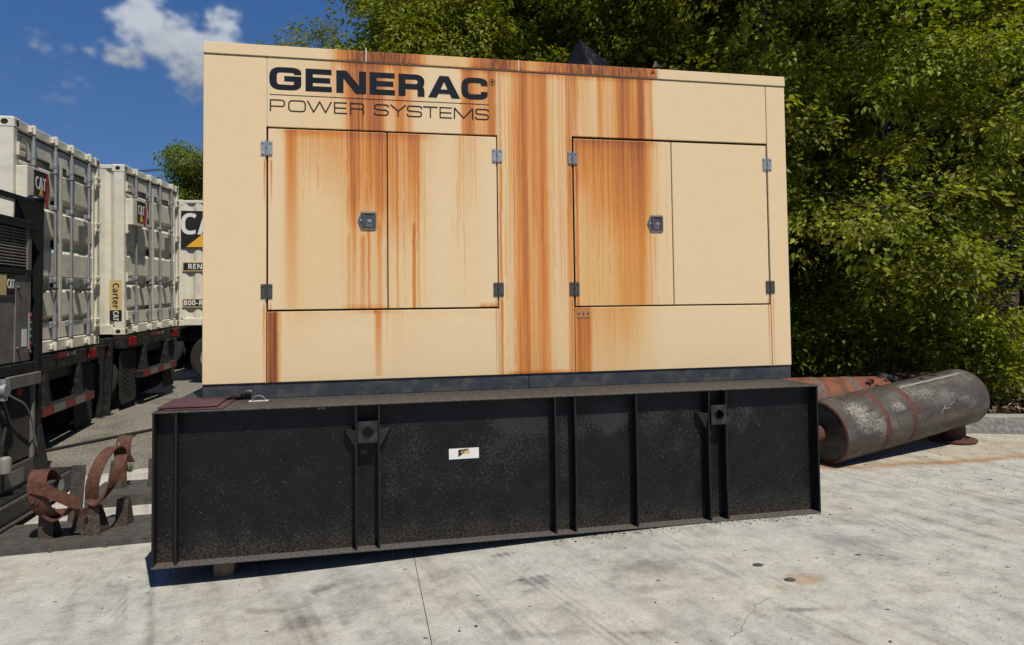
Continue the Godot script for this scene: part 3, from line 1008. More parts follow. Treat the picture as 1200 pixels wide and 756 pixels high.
func logo_panel(parent: Node, w: float, h: float, at: Vector3, turn: Vector3) -> void:
	# black field with white letters over a gold peak, a red blade at its right
	var root := Node3D.new()
	root.name = "logo_panel"
	parent.add_child(root, true)
	root.position = at
	root.rotation = turn
	var b := MB.new()
	b.prism([Vector2(-w / 2, -h / 2), Vector2(w * 0.38, -h / 2), Vector2(w / 2, h * 0.05), Vector2(w * 0.38, h / 2), Vector2(-w / 2, h / 2)], 0.0, 0.002)
	obj("field", b, M.print_black, root)
	words("letters", "CAT", h * 0.42, M.print_white, root, Vector3(-w * 0.06, h * 0.08, 0.003), Vector3.ZERO, 0.95 * w / h * 0.72)
	b = MB.new()
	b.prism([Vector2(-w * 0.22, -h * 0.46), Vector2(w * 0.14, -h * 0.46), Vector2(-w * 0.04, -h * 0.02)], 0.004, 0.006)
	obj("peak", b, M.yellow, root)
	b = MB.new()
	b.prism([Vector2(w * 0.30, h * 0.5), Vector2(w * 0.40, h * 0.5), Vector2(w * 0.54, h * 0.05), Vector2(w * 0.40, -h * 0.72), Vector2(w * 0.22, -h * 0.5), Vector2(w * 0.36, h * 0.02)], 0.004, 0.006)
	obj("red_blade", b, M.red, root)

func container(at: Vector3, turn: float, tilt: float, length: float, label: String, has_doors: bool) -> Node3D:
	# origin: the near bottom corner of the door end; the body runs along -x, its width along -z
	var t := thing("shipping_container", at, turn, label, "shipping container", "white shipping containers on trailers")
	t.rotation.x = tilt
	var W := 2.438
	var H := 2.591
	var Lg := length
	var b := MB.new()
	# frame: posts, rails, header, sill
	var f := MB.new()
	for x in [0.0, -Lg]:
		var sx := -1.0 if x == 0.0 else 1.0
		for z in [0.0, -W]:
			var sz := -1.0 if z == 0.0 else 1.0
			f.box(Vector3(x + sx * 0.004, 0.11, z + sz * 0.004), Vector3(x + sx * 0.15, H - 0.11, z + sz * 0.09), 0.008)
		f.box(Vector3(x + sx * 0.01, H - 0.115, -0.16), Vector3(x + sx * 0.12, H - 0.004, -W + 0.16), 0.01)
		f.box(Vector3(x + sx * 0.01, 0.006, -0.16), Vector3(x + sx * 0.14, 0.15, -W + 0.16), 0.01)
	for z in [0.0, -W]:
		var sz := -1.0 if z == 0.0 else 1.0
		f.box(Vector3(-0.17, H - 0.07, z + sz * 0.006), Vector3(-Lg + 0.17, H - 0.008, z + sz * 0.07), 0.008)
		f.box(Vector3(-0.17, 0.01, z + sz * 0.006), Vector3(-Lg + 0.17, 0.16, z + sz * 0.06), 0.008)
	obj("frame", f, M.white_paint, t)
	for x in [0.0, -Lg]:
		for z in [0.0, -W]:
			for y in [0.0, H]:
				var cs := MB.new()
				casting(cs, Vector3(x, y, z), -1.0 if x == 0.0 else 1.0, 1.0 if y == 0.0 else -1.0, -1.0 if z == 0.0 else 1.0)
				var co := obj("corner_casting", cs, M.white_paint, t)
				if x < 0.0: continue
				var yh := 0.058 if y == 0.0 else H - 0.058
				if z == 0.0:
					var ho := MB.new()
					ho.xf = Transform3D(Basis(), Vector3(-0.089, yh, 0.0015))
					ho.prism(oval(0.036, 0.030), -0.002, 0.0)
					obj("casting_hole", ho, M.gasket, co)
				var hole := MB.new()
				hole.xf = Transform3D(Basis(Vector3.UP, PI / 2), Vector3(0.0015, yh, -0.081 if z == 0.0 else -W + 0.081))
				hole.prism(oval(0.028, 0.038), -0.002, 0.0)
				obj("casting_hole", hole, M.gasket, co)
	# side walls and roof
	var sd := MB.new()
	corrugated(sd, -Lg + 0.15, -0.15, 0.158, H - 0.066, 0.278, 0.036, func(x, y, z): return Vector3(x, y, z - 0.012))
	obj("side_wall", sd, M.white_paint, t)
	var s2 := MB.new()
	corrugated(s2, -Lg + 0.15, -0.15, 0.158, H - 0.066, 0.278, 0.036, func(x, y, z): return Vector3(x, y, -W + 0.012 - z))
	obj("side_wall", s2, M.white_paint, t)
	boxed("roof", Vector3(-0.1, H - 0.03, -0.06), Vector3(-Lg + 0.1, H - 0.012, -W + 0.06), 0.0, M.white_paint, t)
	boxed("floor", Vector3(-0.1, 0.10, -0.055), Vector3(-Lg + 0.1, 0.13, -W + 0.055), 0.0, M.black_steel, t)
	boxed("end_wall", Vector3(-Lg + 0.03, 0.15, -0.09), Vector3(-Lg + 0.05, H - 0.11, -W + 0.09), 0.0, M.white_paint, t)
	if not has_doors:
		return t
	# two door leaves with pressed panels, lock rods, hinges
	var y0 := 0.165
	var y1 := H - 0.135
	for k in 2:
		var za := -0.098 - k * 1.123
		var zb := za - 1.117
		var leaf := MB.new()
		var px := -0.03
		leaf.box(Vector3(px, y0, za), Vector3(px - 0.04, y1, za - 0.07), 0.004)
		leaf.box(Vector3(px, y0, zb), Vector3(px - 0.04, y1, zb + 0.07), 0.004)
		leaf.box(Vector3(px, y0, za - 0.07), Vector3(px - 0.04, y0 + 0.19, zb + 0.07), 0.003)
		leaf.box(Vector3(px, y1 - 0.19, za - 0.07), Vector3(px - 0.04, y1, zb + 0.07), 0.003)
		var yy := [y0 + 0.19]
		var dd := [-0.075]
		var span := (y1 - y0 - 0.38) / 4.0
		for q in 4:
			var s: float = y0 + 0.19 + q * span
			yy.append_array([s + span * 0.07, s + span * 0.17, s + span * 0.76, s + span * 0.92])
			dd.append_array([-0.075, -0.008, -0.008, -0.075])
		yy.append(y1 - 0.19)
		dd.append(-0.075)
		for q in yy.size() - 1:
			leaf.poly([Vector3(px + dd[q], yy[q], za - 0.07), Vector3(px + dd[q], yy[q], zb + 0.07), Vector3(px + dd[q + 1], yy[q + 1], zb + 0.07), Vector3(px + dd[q + 1], yy[q + 1], za - 0.07)], Vector3(yy[q + 1] - yy[q], -(dd[q + 1] - dd[q]), 0))
		var door := obj("door", leaf, M.white_paint, t)
		var gs := MB.new()
		gs.box(Vector3(-0.036, y0 - 0.012, za + 0.006), Vector3(-0.06, y1 + 0.014, za + 0.0005))
		gs.box(Vector3(-0.036, y0 - 0.012, zb - 0.0005), Vector3(-0.06, y1 + 0.014, zb - 0.005))
		gs.box(Vector3(-0.036, y1 + 0.001, za), Vector3(-0.06, y1 + 0.014, zb))
		gs.box(Vector3(-0.036, y0 - 0.012, za), Vector3(-0.06, y0 - 0.001, zb))
		obj("gasket", gs, M.gasket, door)
		for rod in 2:
			var z: float = za - (0.30 if k == 0 else 0.20) - rod * 0.56
			var rb := MB.new()
			rb.tube([Vector3(0.022, 0.07, z), Vector3(0.022, H - 0.055, z)], 0.017, 8)
			for y in [0.33, 0.86, 1.72, 2.22]:
				rb.box(Vector3(-0.028, y - 0.035, z - 0.045), Vector3(0.006, y + 0.035, z + 0.045), 0.006)
				rb.box(Vector3(0.006, y - 0.028, z - 0.03), Vector3(0.044, y + 0.028, z + 0.03), 0.01)
			rb.tube([Vector3(0.022, 0.16, z), Vector3(0.022, 0.46, z)], 0.028, 8)
			rb.tube([Vector3(0.022, 2.14, z), Vector3(0.022, 2.40, z)], 0.028, 8)
			obj("lock_rod", rb, M.zinc, door)
			for y in [0.075, H - 0.06]:
				var cm := MB.new()
				cm.box(Vector3(-0.008, y - 0.04, z - 0.07), Vector3(0.03, y + 0.03, z - 0.025), 0.008)
				cm.box(Vector3(-0.008, y - 0.04, z + 0.025), Vector3(0.03, y + 0.03, z + 0.07), 0.008)
				cm.tube([Vector3(0.022, y - 0.05, z), Vector3(0.022, y + 0.05, z)], 0.03, 8)
				cm.box(Vector3(-0.008, y - 0.012, z - 0.06), Vector3(0.008, y + 0.012, z + 0.06))
				obj("cam_bracket", cm, M.white_paint, door)
			var hd := MB.new()
			var zs := -1.0 if rod == 0 else 1.0
			hd.beam(Vector3(0.05, 0.76, z), Vector3(0.045, 0.75, z + zs * 0.30), 0.014, 0.035, 0.004)
			hd.box(Vector3(-0.028, 0.71, z + zs * 0.24), Vector3(0.03, 0.80, z + zs * 0.30), 0.006)
			obj("lock_handle", hd, M.dark_zinc, door)
		for y in [0.30, 0.88, 1.62, 2.26]:
			var hb := MB.new()
			var hz: float = -0.05 if k == 0 else -W + 0.05
			var zs := -1.0 if k == 0 else 1.0
			hb.box(Vector3(0.0, y - 0.06, hz), Vector3(0.028, y - 0.02, hz + zs * 0.16), 0.005)
			hb.box(Vector3(0.0, y + 0.02, hz), Vector3(0.028, y + 0.06, hz + zs * 0.16), 0.005)
			hb.tube([Vector3(0.014, y - 0.07, hz + zs * 0.015), Vector3(0.014, y + 0.07, hz + zs * 0.015)], 0.018, 8)
			obj("hinge", hb, M.white_paint, door)
	# plates on the doors
	boxed("data_plate", Vector3(-0.026, 1.34, -1.78), Vector3(-0.034, 1.60, -2.02), 0.0, M.cabinet, t)
	boxed("data_plate", Vector3(-0.024, 0.20, -1.95), Vector3(-0.031, 0.31, -2.25), 0.0, M.grey_panel, t)
	boxed("data_plate", Vector3(-0.024, 2.29, -0.20), Vector3(-0.031, 2.42, -0.36), 0.0, M.grey_panel, t)
	# the raised sign box on the left leaf
	boxed("sign_box", Vector3(-0.02, 1.68, -0.07), Vector3(0.10, 2.08, -0.62), 0.006, M.white_paint, t)
	logo_panel(t, 0.36, 0.33, Vector3(0.102, 1.90, -0.40), Vector3(0, PI / 2, 0))
	return t

func make_wheel(parent: Node, at: Vector3) -> void:
	# axle along z
	var root := Node3D.new()
	root.name = "wheel"
	parent.add_child(root, true)
	root.position = at
	root.rotation.x = PI / 2
	var b := MB.new()
	b.lathe([Vector2(0.29, -0.125), Vector2(0.36, -0.14), Vector2(0.44, -0.14), Vector2(0.485, -0.125), Vector2(0.505, -0.10), Vector2(0.51, -0.05), Vector2(0.500, -0.045), Vector2(0.500, -0.035), Vector2(0.51, -0.03), Vector2(0.51, 0.03), Vector2(0.500, 0.035), Vector2(0.500, 0.045), Vector2(0.51, 0.05), Vector2(0.505, 0.10), Vector2(0.485, 0.125), Vector2(0.44, 0.14), Vector2(0.36, 0.14), Vector2(0.29, 0.125)], 40)
	obj("tyre", b, M.rubber, root)
	b = MB.new()
	b.lathe([Vector2(0.0, 0.02), Vector2(0.10, 0.03), Vector2(0.12, 0.0), Vector2(0.22, -0.02), Vector2(0.27, 0.05), Vector2(0.29, 0.128), Vector2(0.305, 0.128), Vector2(0.295, 0.10), Vector2(0.29, -0.12), Vector2(0.0, -0.12)], 28)
	obj("rim", b, M.grey_panel, root)

func chassis(at: Vector3, turn: float, tilt: float, length: float, label: String, flaps: bool, legs: bool, wheels := [-0.64, -1.92]) -> Node3D:
	# shares the container's corner; everything lies below y = -0.005
	var t := thing("container_trailer", at, turn, label, "trailer", "skeletal trailers below the containers")
	t.rotation.x = tilt
	var W := 2.438
	var m := MB.new()
	for z in [-0.80, -1.64]:
		m.box(Vector3(-0.16, -0.02, z - 0.07), Vector3(-length, -0.34, z + 0.07), 0.004)
	for x in [-1.6, -3.4, -length + 0.2]:
		m.box(Vector3(x - 0.06, -0.05, -0.15), Vector3(x + 0.06, -0.20, -W + 0.15), 0.004)
	obj("main_beams", m, M.black_steel, t)
	boxed("rear_bolster", Vector3(0.0, -0.015, 0.03), Vector3(-0.15, -0.20, -W - 0.03), 0.006, M.black_steel, t)
	for z in [-0.20, -0.36, -W + 0.36, -W + 0.20]:
		var lb := MB.new()
		lb.box(Vector3(0.001, -0.04, z - 0.055), Vector3(0.018, -0.165, z + 0.055), 0.008)
		obj("tail_lamp", lb, M.red_lamp, t)
	boxed("reflective_tape", Vector3(0.001, -0.03, -0.95), Vector3(0.004, -0.075, -1.38), 0.0, M.tape_red, t)
	boxed("reflective_tape", Vector3(0.001, -0.03, -1.39), Vector3(0.004, -0.075, -1.62), 0.0, M.grey_panel, t)
	# underride guard
	var g := MB.new()
	for z in [-0.78, -1.74]:
		g.beam(Vector3(-0.07, -0.19, z), Vector3(-0.03, -0.70, z), 0.16, 0.09, 0.006, Vector3(0, 0, 1))
		g.beam(Vector3(-0.60, -0.25, z), Vector3(-0.06, -0.62, z), 0.06, 0.06, 0.004)
	g.box(Vector3(-0.05, -0.33, -0.86), Vector3(-0.08, -0.20, -1.66), 0.003)
	obj("guard_frame", g, M.black_steel, t)
	boxed("bumper", Vector3(0.06, -0.60, -0.55), Vector3(-0.06, -0.71, -2.10), 0.006, M.black_steel, t)
	for k in 5:
		boxed("reflective_tape", Vector3(0.061, -0.610, -0.57 - k * 0.302), Vector3(0.064, -0.700, -0.57 - k * 0.302 - 0.298), 0.0, M.tape_red if k % 2 == 0 else M.tape_grey, t)
	for x in wheels:
		for z in [-0.17, -0.50, -W + 0.50, -W + 0.17]:
			make_wheel(t, Vector3(x, -0.66, z))
		var ax := MB.new()
		ax.tube([Vector3(x, -0.66, -0.1), Vector3(x, -0.66, -W + 0.1)], 0.07, 10)
		ax.box(Vector3(x - 0.25, -0.36, -0.75), Vector3(x + 0.25, -0.58, -0.88), 0.01)
		ax.box(Vector3(x - 0.25, -0.36, -1.56), Vector3(x + 0.25, -0.58, -1.69), 0.01)
		obj("axle", ax, M.black_steel, t)
	if flaps:
		for z in [-0.04, -W + 0.64]:
			var fl := MB.new()
			fl.prism([Vector2(-0.30, 0.38), Vector2(0.30, 0.38), Vector2(0.30, -0.36), Vector2(0.24, -0.44), Vector2(-0.24, -0.44), Vector2(-0.30, -0.36)], -0.006, 0.006)
			# raised chevrons
			for q in 9:
				for s in [-1.0, 1.0]:
					fl.beam(Vector3(0.0, -0.32 + q * 0.072, 0.008), Vector3(s * 0.24, -0.20 + q * 0.072, 0.008), 0.022, 0.008, 0.0, Vector3(0, 0, 1))
			var o := obj("mud_flap", fl, M.rubber, t)
			o.rotation.y = PI / 2
			o.position = Vector3(-0.085, -0.62, z - 0.30)
	if legs:
		for q in [[-0.13, 0.20], [-0.17, 0.36]]:
			var lg := MB.new()
			lg.beam(Vector3(q[0], -0.02, q[1]), Vector3(q[0] - 0.04, -1.16, q[1] + 0.05), 0.10, 0.09, 0.008, Vector3(0, 0, 1))
			lg.box(Vector3(q[0] + 0.06, -1.14, q[1] - 0.05), Vector3(q[0] - 0.14, -1.17, q[1] + 0.15), 0.004)
			obj("support_leg", lg, M.black_steel, t)
		var tie := MB.new()
		tie.beam(Vector3(-0.14, -0.10, -0.06), Vector3(-0.15, -0.10, 0.42), 0.06, 0.08, 0.004)
		obj("leg_arm", tie, M.black_steel, t)
	return t

func build_containers() -> void:
	var c1 := V(-5.288, 1.058, 7.229)
	var c2 := V(-5.869, 1.177, 10.339)
	var c3 := V(-0.95, 1.20, 15.05)
	var a := container(c1, 0.214, 0.014, 6.06, "nearest white shipping container, its door end closest to the dark cabinet", true)
	# the black letters on its long side
	words("side_lettering", "RENT", 0.42, M.print_black, a, Vector3(-0.62, 1.60, -0.010), Vector3(0, 0, -PI / 2), 0.8)
	chassis(c1 + Vector3(0, -0.004, 0), 0.214, 0.014, 6.2, "black trailer under the nearest container, striped bumper half hidden by the frame post", true, false)
	var b := container(c2, 0.141, 0.026, 6.06, "second white shipping container with a gold label on its corner", true)
	boxed("corner_label", Vector3(-0.036, 0.36, 0.0), Vector3(-0.205, 0.82, 0.003), 0.0, M.gold, b).position.y += 0.02
	boxed("corner_label", Vector3(-0.036, 0.22, 0.0), Vector3(-0.205, 0.372, 0.003), 0.0, M.print_black, b)
	words("label_text", "Carter", 0.09, M.print_black, b, Vector3(-0.12, 0.60, 0.004), Vector3(0, 0, -PI / 2), 1.0)
	words("label_text", "CAT", 0.075, M.print_white, b, Vector3(-0.12, 0.295, 0.004), Vector3(0, 0, -PI / 2), 0.8)
	chassis(c2 + Vector3(0, -0.004, 0), 0.141, 0.026, 6.2, "black trailer under the second container, mud flaps and striped bumper in view", true, true)
	var c := container(c3, 0.19, 0.0, 6.06, "farthest white container, side-on behind the generator's left end, large black sign", false)
	# signs on its side; the left end is what shows
	var lx := -5.92
	var sg := Node3D.new()
	sg.name = "side_sign"
	c.add_child(sg)
	sg.position = Vector3(lx, 0, 0.004)
	boxed("board", Vector3(0, 1.60, 0), Vector3(1.62, 2.36, 0.012), 0.0, M.print_black, sg)
	words("letters", "CAT", 0.43, M.print_white, sg, Vector3(0.47, 2.08, 0.014), Vector3.ZERO, 0.92)
	var pk := MB.new()
	pk.prism([Vector2(0.10, 1.615), Vector2(0.92, 1.615), Vector2(0.51, 1.96)], 0.016, 0.019)
	obj("peak", pk, M.yellow, sg)
	pk = MB.new()
	pk.prism([Vector2(0.46, 1.60), Vector2(1.00, 1.60), Vector2(0.80, 1.34), Vector2(0.62, 1.34)], 0.016, 0.019)
	obj("red_blade", pk, M.red, sg)
	for q in [[1.14, 1.29, "RENTAL", 0.115], [0.40, 0.54, "800-RENTAL", 0.115]]:
		boxed("board", Vector3(0.03, q[0] - 0.02, 0.0), Vector3(1.60, q[1] + 0.02, 0.010), 0.0, M.gold, sg)
		boxed("board", Vector3(0.05, q[0], 0.002), Vector3(1.58, q[1], 0.013), 0.0, M.print_black, sg)
		words("letters", q[2], 0.105, M.print_white, sg, Vector3(0.40 if q[2] == "RENTAL" else 0.47, (q[0] + q[1]) / 2.0, 0.015), Vector3.ZERO, 1.0)
	chassis(c3 + Vector3(0, -0.004, 0), 0.19, 0.0, 6.2, "black trailer under the farthest container, its tyres just left of the generator", false, false, [-5.25, -4.0])
	var c4 := V(-4.6, 1.20, 17.7)
	container(c4, 0.19, 0.0, 6.06, "white container parked close behind the one with the large black sign", false)
	chassis(c4 + Vector3(0, -0.004, 0), 0.19, 0.0, 6.2, "trailer in the shade behind the farthest trailer's tyres", false, false, [-5.5, -4.2])

# ------------------------------------------------------------------ the dark cabinet on its skid at the left edge
func build_machine() -> void:
	# origin: far right bottom corner of the skid; x to the right, z toward the viewer along its side
	var t := thing("equipment_cabinet", V(-4.30, -0.16, 6.22), 0.20, "dark grey equipment cabinet on a black skid at the left edge, louvres above, mesh below", "generator cabinet")
	var Lz := 2.3
	var wd := 1.15
	# the cabinet body
	boxed("body", Vector3(-0.04, 0.44, 0.17), Vector3(-wd, 2.50, Lz), 0.01, M.cabinet_dark, t)
	boxed("lid", Vector3(0.02, 2.46, 0.13), Vector3(-wd, 2.53, Lz + 0.02), 0.01, M.black_paint, t)
	# louvred intake
	boxed("louvre_frame", Vector3(-0.038, 2.10, 0.20), Vector3(-0.030, 2.46, Lz - 0.1), 0.0, M.gasket, t)
	var lv := MB.new()
	for k in 13:
		var y := 2.125 + k * 0.026
		lv.beam(Vector3(-0.026, y, 0.18), Vector3(-0.026, y, Lz - 0.12), 0.03, 0.004, 0.0, Vector3(-0.5, 1, 0))
	for k in 9:
		lv.beam(Vector3(-0.030, 2.11, 0.18 + k * 0.24), Vector3(-0.030, 2.45, 0.18 + k * 0.24), 0.006, 0.012)
	obj("louvre_slats", lv, M.grey_panel, t, "stuff")
	for q in [[0.165, 0.235], [Lz - 0.12, Lz]]:
		boxed("louvre_post", Vector3(-0.03, 2.09, q[0]), Vector3(0.0, 2.465, q[1]), 0.006, M.cabinet, t)
	boxed("louvre_sill", Vector3(-0.03, 2.06, 0.165), Vector3(0.015, 2.10, Lz), 0.004, M.black_paint, t)
	# control door
	var door := boxed("door", Vector3(-0.03, 1.30, 0.17), Vector3(0.0, 2.055, 0.44), 0.008, M.cabinet, t)
	boxed("button_strip", Vector3(0.0005, 1.40, 0.185), Vector3(0.012, 1.72, 0.225), 0.003, M.grey_panel, door)
	var ys := [1.69, 1.63, 1.57, 1.51, 1.45]
	for k in 5:
		var b := MB.new()
		b.tube([Vector3(0.012, ys[k], 0.205), Vector3(0.024, ys[k], 0.205)], 0.014, 10)
		obj("push_button", b, M.red_lamp if k in [0, 4] else M.green, door)
	boxed("notice", Vector3(0.0005, 1.43, 0.245), Vector3(0.003, 1.58, 0.325), 0.0, M.print_white, door)
	for q in [[1.94, 0.40], [1.42, 0.40], [1.38, 0.20]]:
		var b := MB.new()
		b.tube([Vector3(0.0, q[0], q[1]), Vector3(0.02, q[0], q[1])], 0.014, 8)
		obj("door_screw", b, M.chrome, door)
	var pn := boxed("side_panel", Vector3(-0.03, 1.30, 0.452), Vector3(-0.004, 2.055, Lz), 0.008, M.cabinet, t)
	boxed("badge", Vector3(-0.003, 1.86, 0.462), Vector3(0.006, 2.05, 1.0), 0.003, M.grey_panel, pn)
	boxed("badge_gold", Vector3(0.0065, 1.872, 0.605), Vector3(0.009, 2.04, 0.99), 0.0, M.gold, pn)
	boxed("badge_black", Vector3(0.0065, 1.872, 0.475), Vector3(0.009, 2.04, 0.60), 0.0, M.print_black, pn)
	words("badge_text", "CAT", 0.075, M.print_white, pn, Vector3(0.0105, 1.965, 0.538), Vector3(0, PI / 2, 0), 0.62)
	# belt rails below the door
	boxed("belt_rail", Vector3(-0.03, 1.205, 0.09), Vector3(0.02, 1.29, Lz), 0.006, M.black_steel, t)
	boxed("belt_rail", Vector3(-0.03, 1.09, 0.06), Vector3(0.045, 1.195, 0.62), 0.006, M.cabinet, t)
	boxed("lamp", Vector3(0.0, 1.02, 0.34), Vector3(0.02, 1.075, 0.42), 0.006, M.red_lamp, t)
	# expanded metal guard
	boxed("guard_back", Vector3(-0.036, 0.46, 0.12), Vector3(-0.030, 1.09, Lz), 0.0, M.gasket, t)
	var ms := MB.new()
	for k in 22:
		var y := 0.475 + k * 0.028
		for s in [-0.013, 0.013]:
			var p := []
			for i in 52:
				p.append(Vector3(-0.012, y + (s if i % 2 == 0 else -s), 0.14 + i * 0.042))
			ms.band(p, Vector3(0.0, 0.006, 0.0), 0.003)
	obj("mesh_guard", ms, M.steel, t, "stuff")
	for q in [[0.09, 0.135], [Lz - 0.05, Lz]]:
		boxed("guard_post", Vector3(-0.03, 0.44, q[0]), Vector3(0.012, 1.09, q[1]), 0.005, M.cabinet, t)
	boxed("guard_sill", Vector3(-0.03, 0.26, 0.10), Vector3(0.012, 0.44, Lz), 0.006, M.cabinet_dark, t)
	for k in 3:
		boxed("sill_tab", Vector3(0.013, 0.27, 0.30 + k * 0.42), Vector3(0.020, 0.40, 0.62 + k * 0.42), 0.003, M.cabinet, t)
	# hoses and the white filter
	var h := MB.new()
	var hp := []
	for i in 14:
		var u := i / 13.0
		hp.append(Vector3(0.03 + 0.03 * sin(u * 3.0), 1.12 - 0.60 * u * u - 0.05 * sin(u * 6.0), 0.74 - 0.62 * u))
	h.tube(hp, 0.007, 6)
	obj("cable", h, M.grey_panel, t)
	h = MB.new()
	hp = []
	for i in 12:
		var u := i / 11.0
		hp.append(Vector3(0.035, 1.08 - 0.55 * u, 0.68 + 0.03 * sin(u * 9.0)))
	h.tube(hp, 0.014, 7)
	obj("hose", h, M.rubber, t)
	h = MB.new()
	h.lathe([Vector2(0.0, -0.07), Vector2(0.04, -0.07), Vector2(0.045, -0.06), Vector2(0.045, 0.05), Vector2(0.03, 0.065), Vector2(0.0, 0.07)], 14)
	var fo := obj("filter", h, M.grey_panel, t)
	fo.position = Vector3(0.06, 0.50, 0.70)
	h = MB.new()
	h.tube([Vector3(0.02, 1.10, 0.72), Vector3(0.08, 1.10, 0.72)], 0.055, 12)
	h.tube([Vector3(0.05, 1.02, 0.72), Vector3(0.05, 1.19, 0.72)], 0.03, 10)
	obj("valve", h, M.zinc, t)
	# the black lifting frame round it
	var fr := MB.new()
	fr.box(Vector3(0.0, 0.24, -0.06), Vector3(-0.10, 2.685, 0.03), 0.008)
	obj("frame_post", fr, M.black_paint, t)
	fr = MB.new()
	fr.box(Vector3(0.0, 2.688, -0.06), Vector3(-0.10, 2.735, Lz + 0.1), 0.006)
	obj("frame_rail", fr, M.black_paint, t)
	fr = MB.new()
	fr.prism([Vector2(0.0, 0.0), Vector2(0.40, 0.0), Vector2(0.38, -0.03), Vector2(0.09, -0.34), Vector2(0.0, -0.42)], -0.05, -0.035)
	var go := obj("gusset", fr, M.black_paint, t)
	go.rotation.y = -PI / 2
	go.position = Vector3(-0.045, 2.687, 0.035)
	fr = MB.new()
	fr.box(Vector3(-0.02, 2.535, 0.24), Vector3(-0.08, 2.687, 0.31), 0.004)
	obj("frame_strut", fr, M.black_paint, t)
	fr = MB.new()
	fr.lathe([Vector2(0.0, 0.06), Vector2(0.05, 0.055), Vector2(0.075, 0.03), Vector2(0.08, 0.0), Vector2(0.0, 0.0)], 16)
	var lo := obj("lifting_eye", fr, M.black_paint, t)
	lo.position = Vector3(-0.05, 2.735, 0.0)
	fr = MB.new()
	fr.prism([Vector2(-0.14, 0.0), Vector2(0.16, 0.0), Vector2(0.0, 0.48), Vector2(-0.05, 0.48)], -0.006, 0.006)
	var g2 := obj("foot_gusset", fr, M.black_steel, t)
	g2.position = Vector3(0.01, 0.22, -0.03)
	g2.rotation.y = PI / 2
	# skid runner with its bevelled end and round lamp
	var rn := MB.new()
	rn.xf = Transform3D(Basis(Vector3.UP, -PI / 2), Vector3.ZERO)
	rn.prism([Vector2(-0.42, 0.23), Vector2(Lz, 0.23), Vector2(Lz, 0.02), Vector2(-0.26, 0.02), Vector2(-0.42, 0.08)], -0.12, 0.16)
	obj("skid_runner", rn, M.black_steel, t)
	boxed("runner_lip", Vector3(0.121, 0.195, -0.30), Vector3(0.155, 0.215, Lz), 0.004, M.steel, t)
	boxed("runner_lip", Vector3(0.121, 0.03, -0.20), Vector3(0.150, 0.05, Lz), 0.004, M.steel, t)
	var lp := MB.new()
	lp.tube([Vector3(0.0, 0.0, 0.0), Vector3(0.02, 0.0, 0.0)], 0.062, 18)
	var lpo := obj("reflector", lp, M.chrome, t)
	lpo.position = Vector3(0.122, 0.125, -0.12)
	boxed("far_runner", Vector3(-wd - 0.02, 0.02, -0.1), Vector3(-wd + 0.14, 0.23, Lz), 0.006, M.black_steel, t)
	boxed("deck", Vector3(-0.15, 0.225, -0.05), Vector3(-wd, 0.255, Lz), 0.0, M.black_steel, t)

# ------------------------------------------------------------------ the base tank
const TW := 4.742
const TH := 0.982
const TD := 0.078       # the face plates lie this far behind the flanges' edges

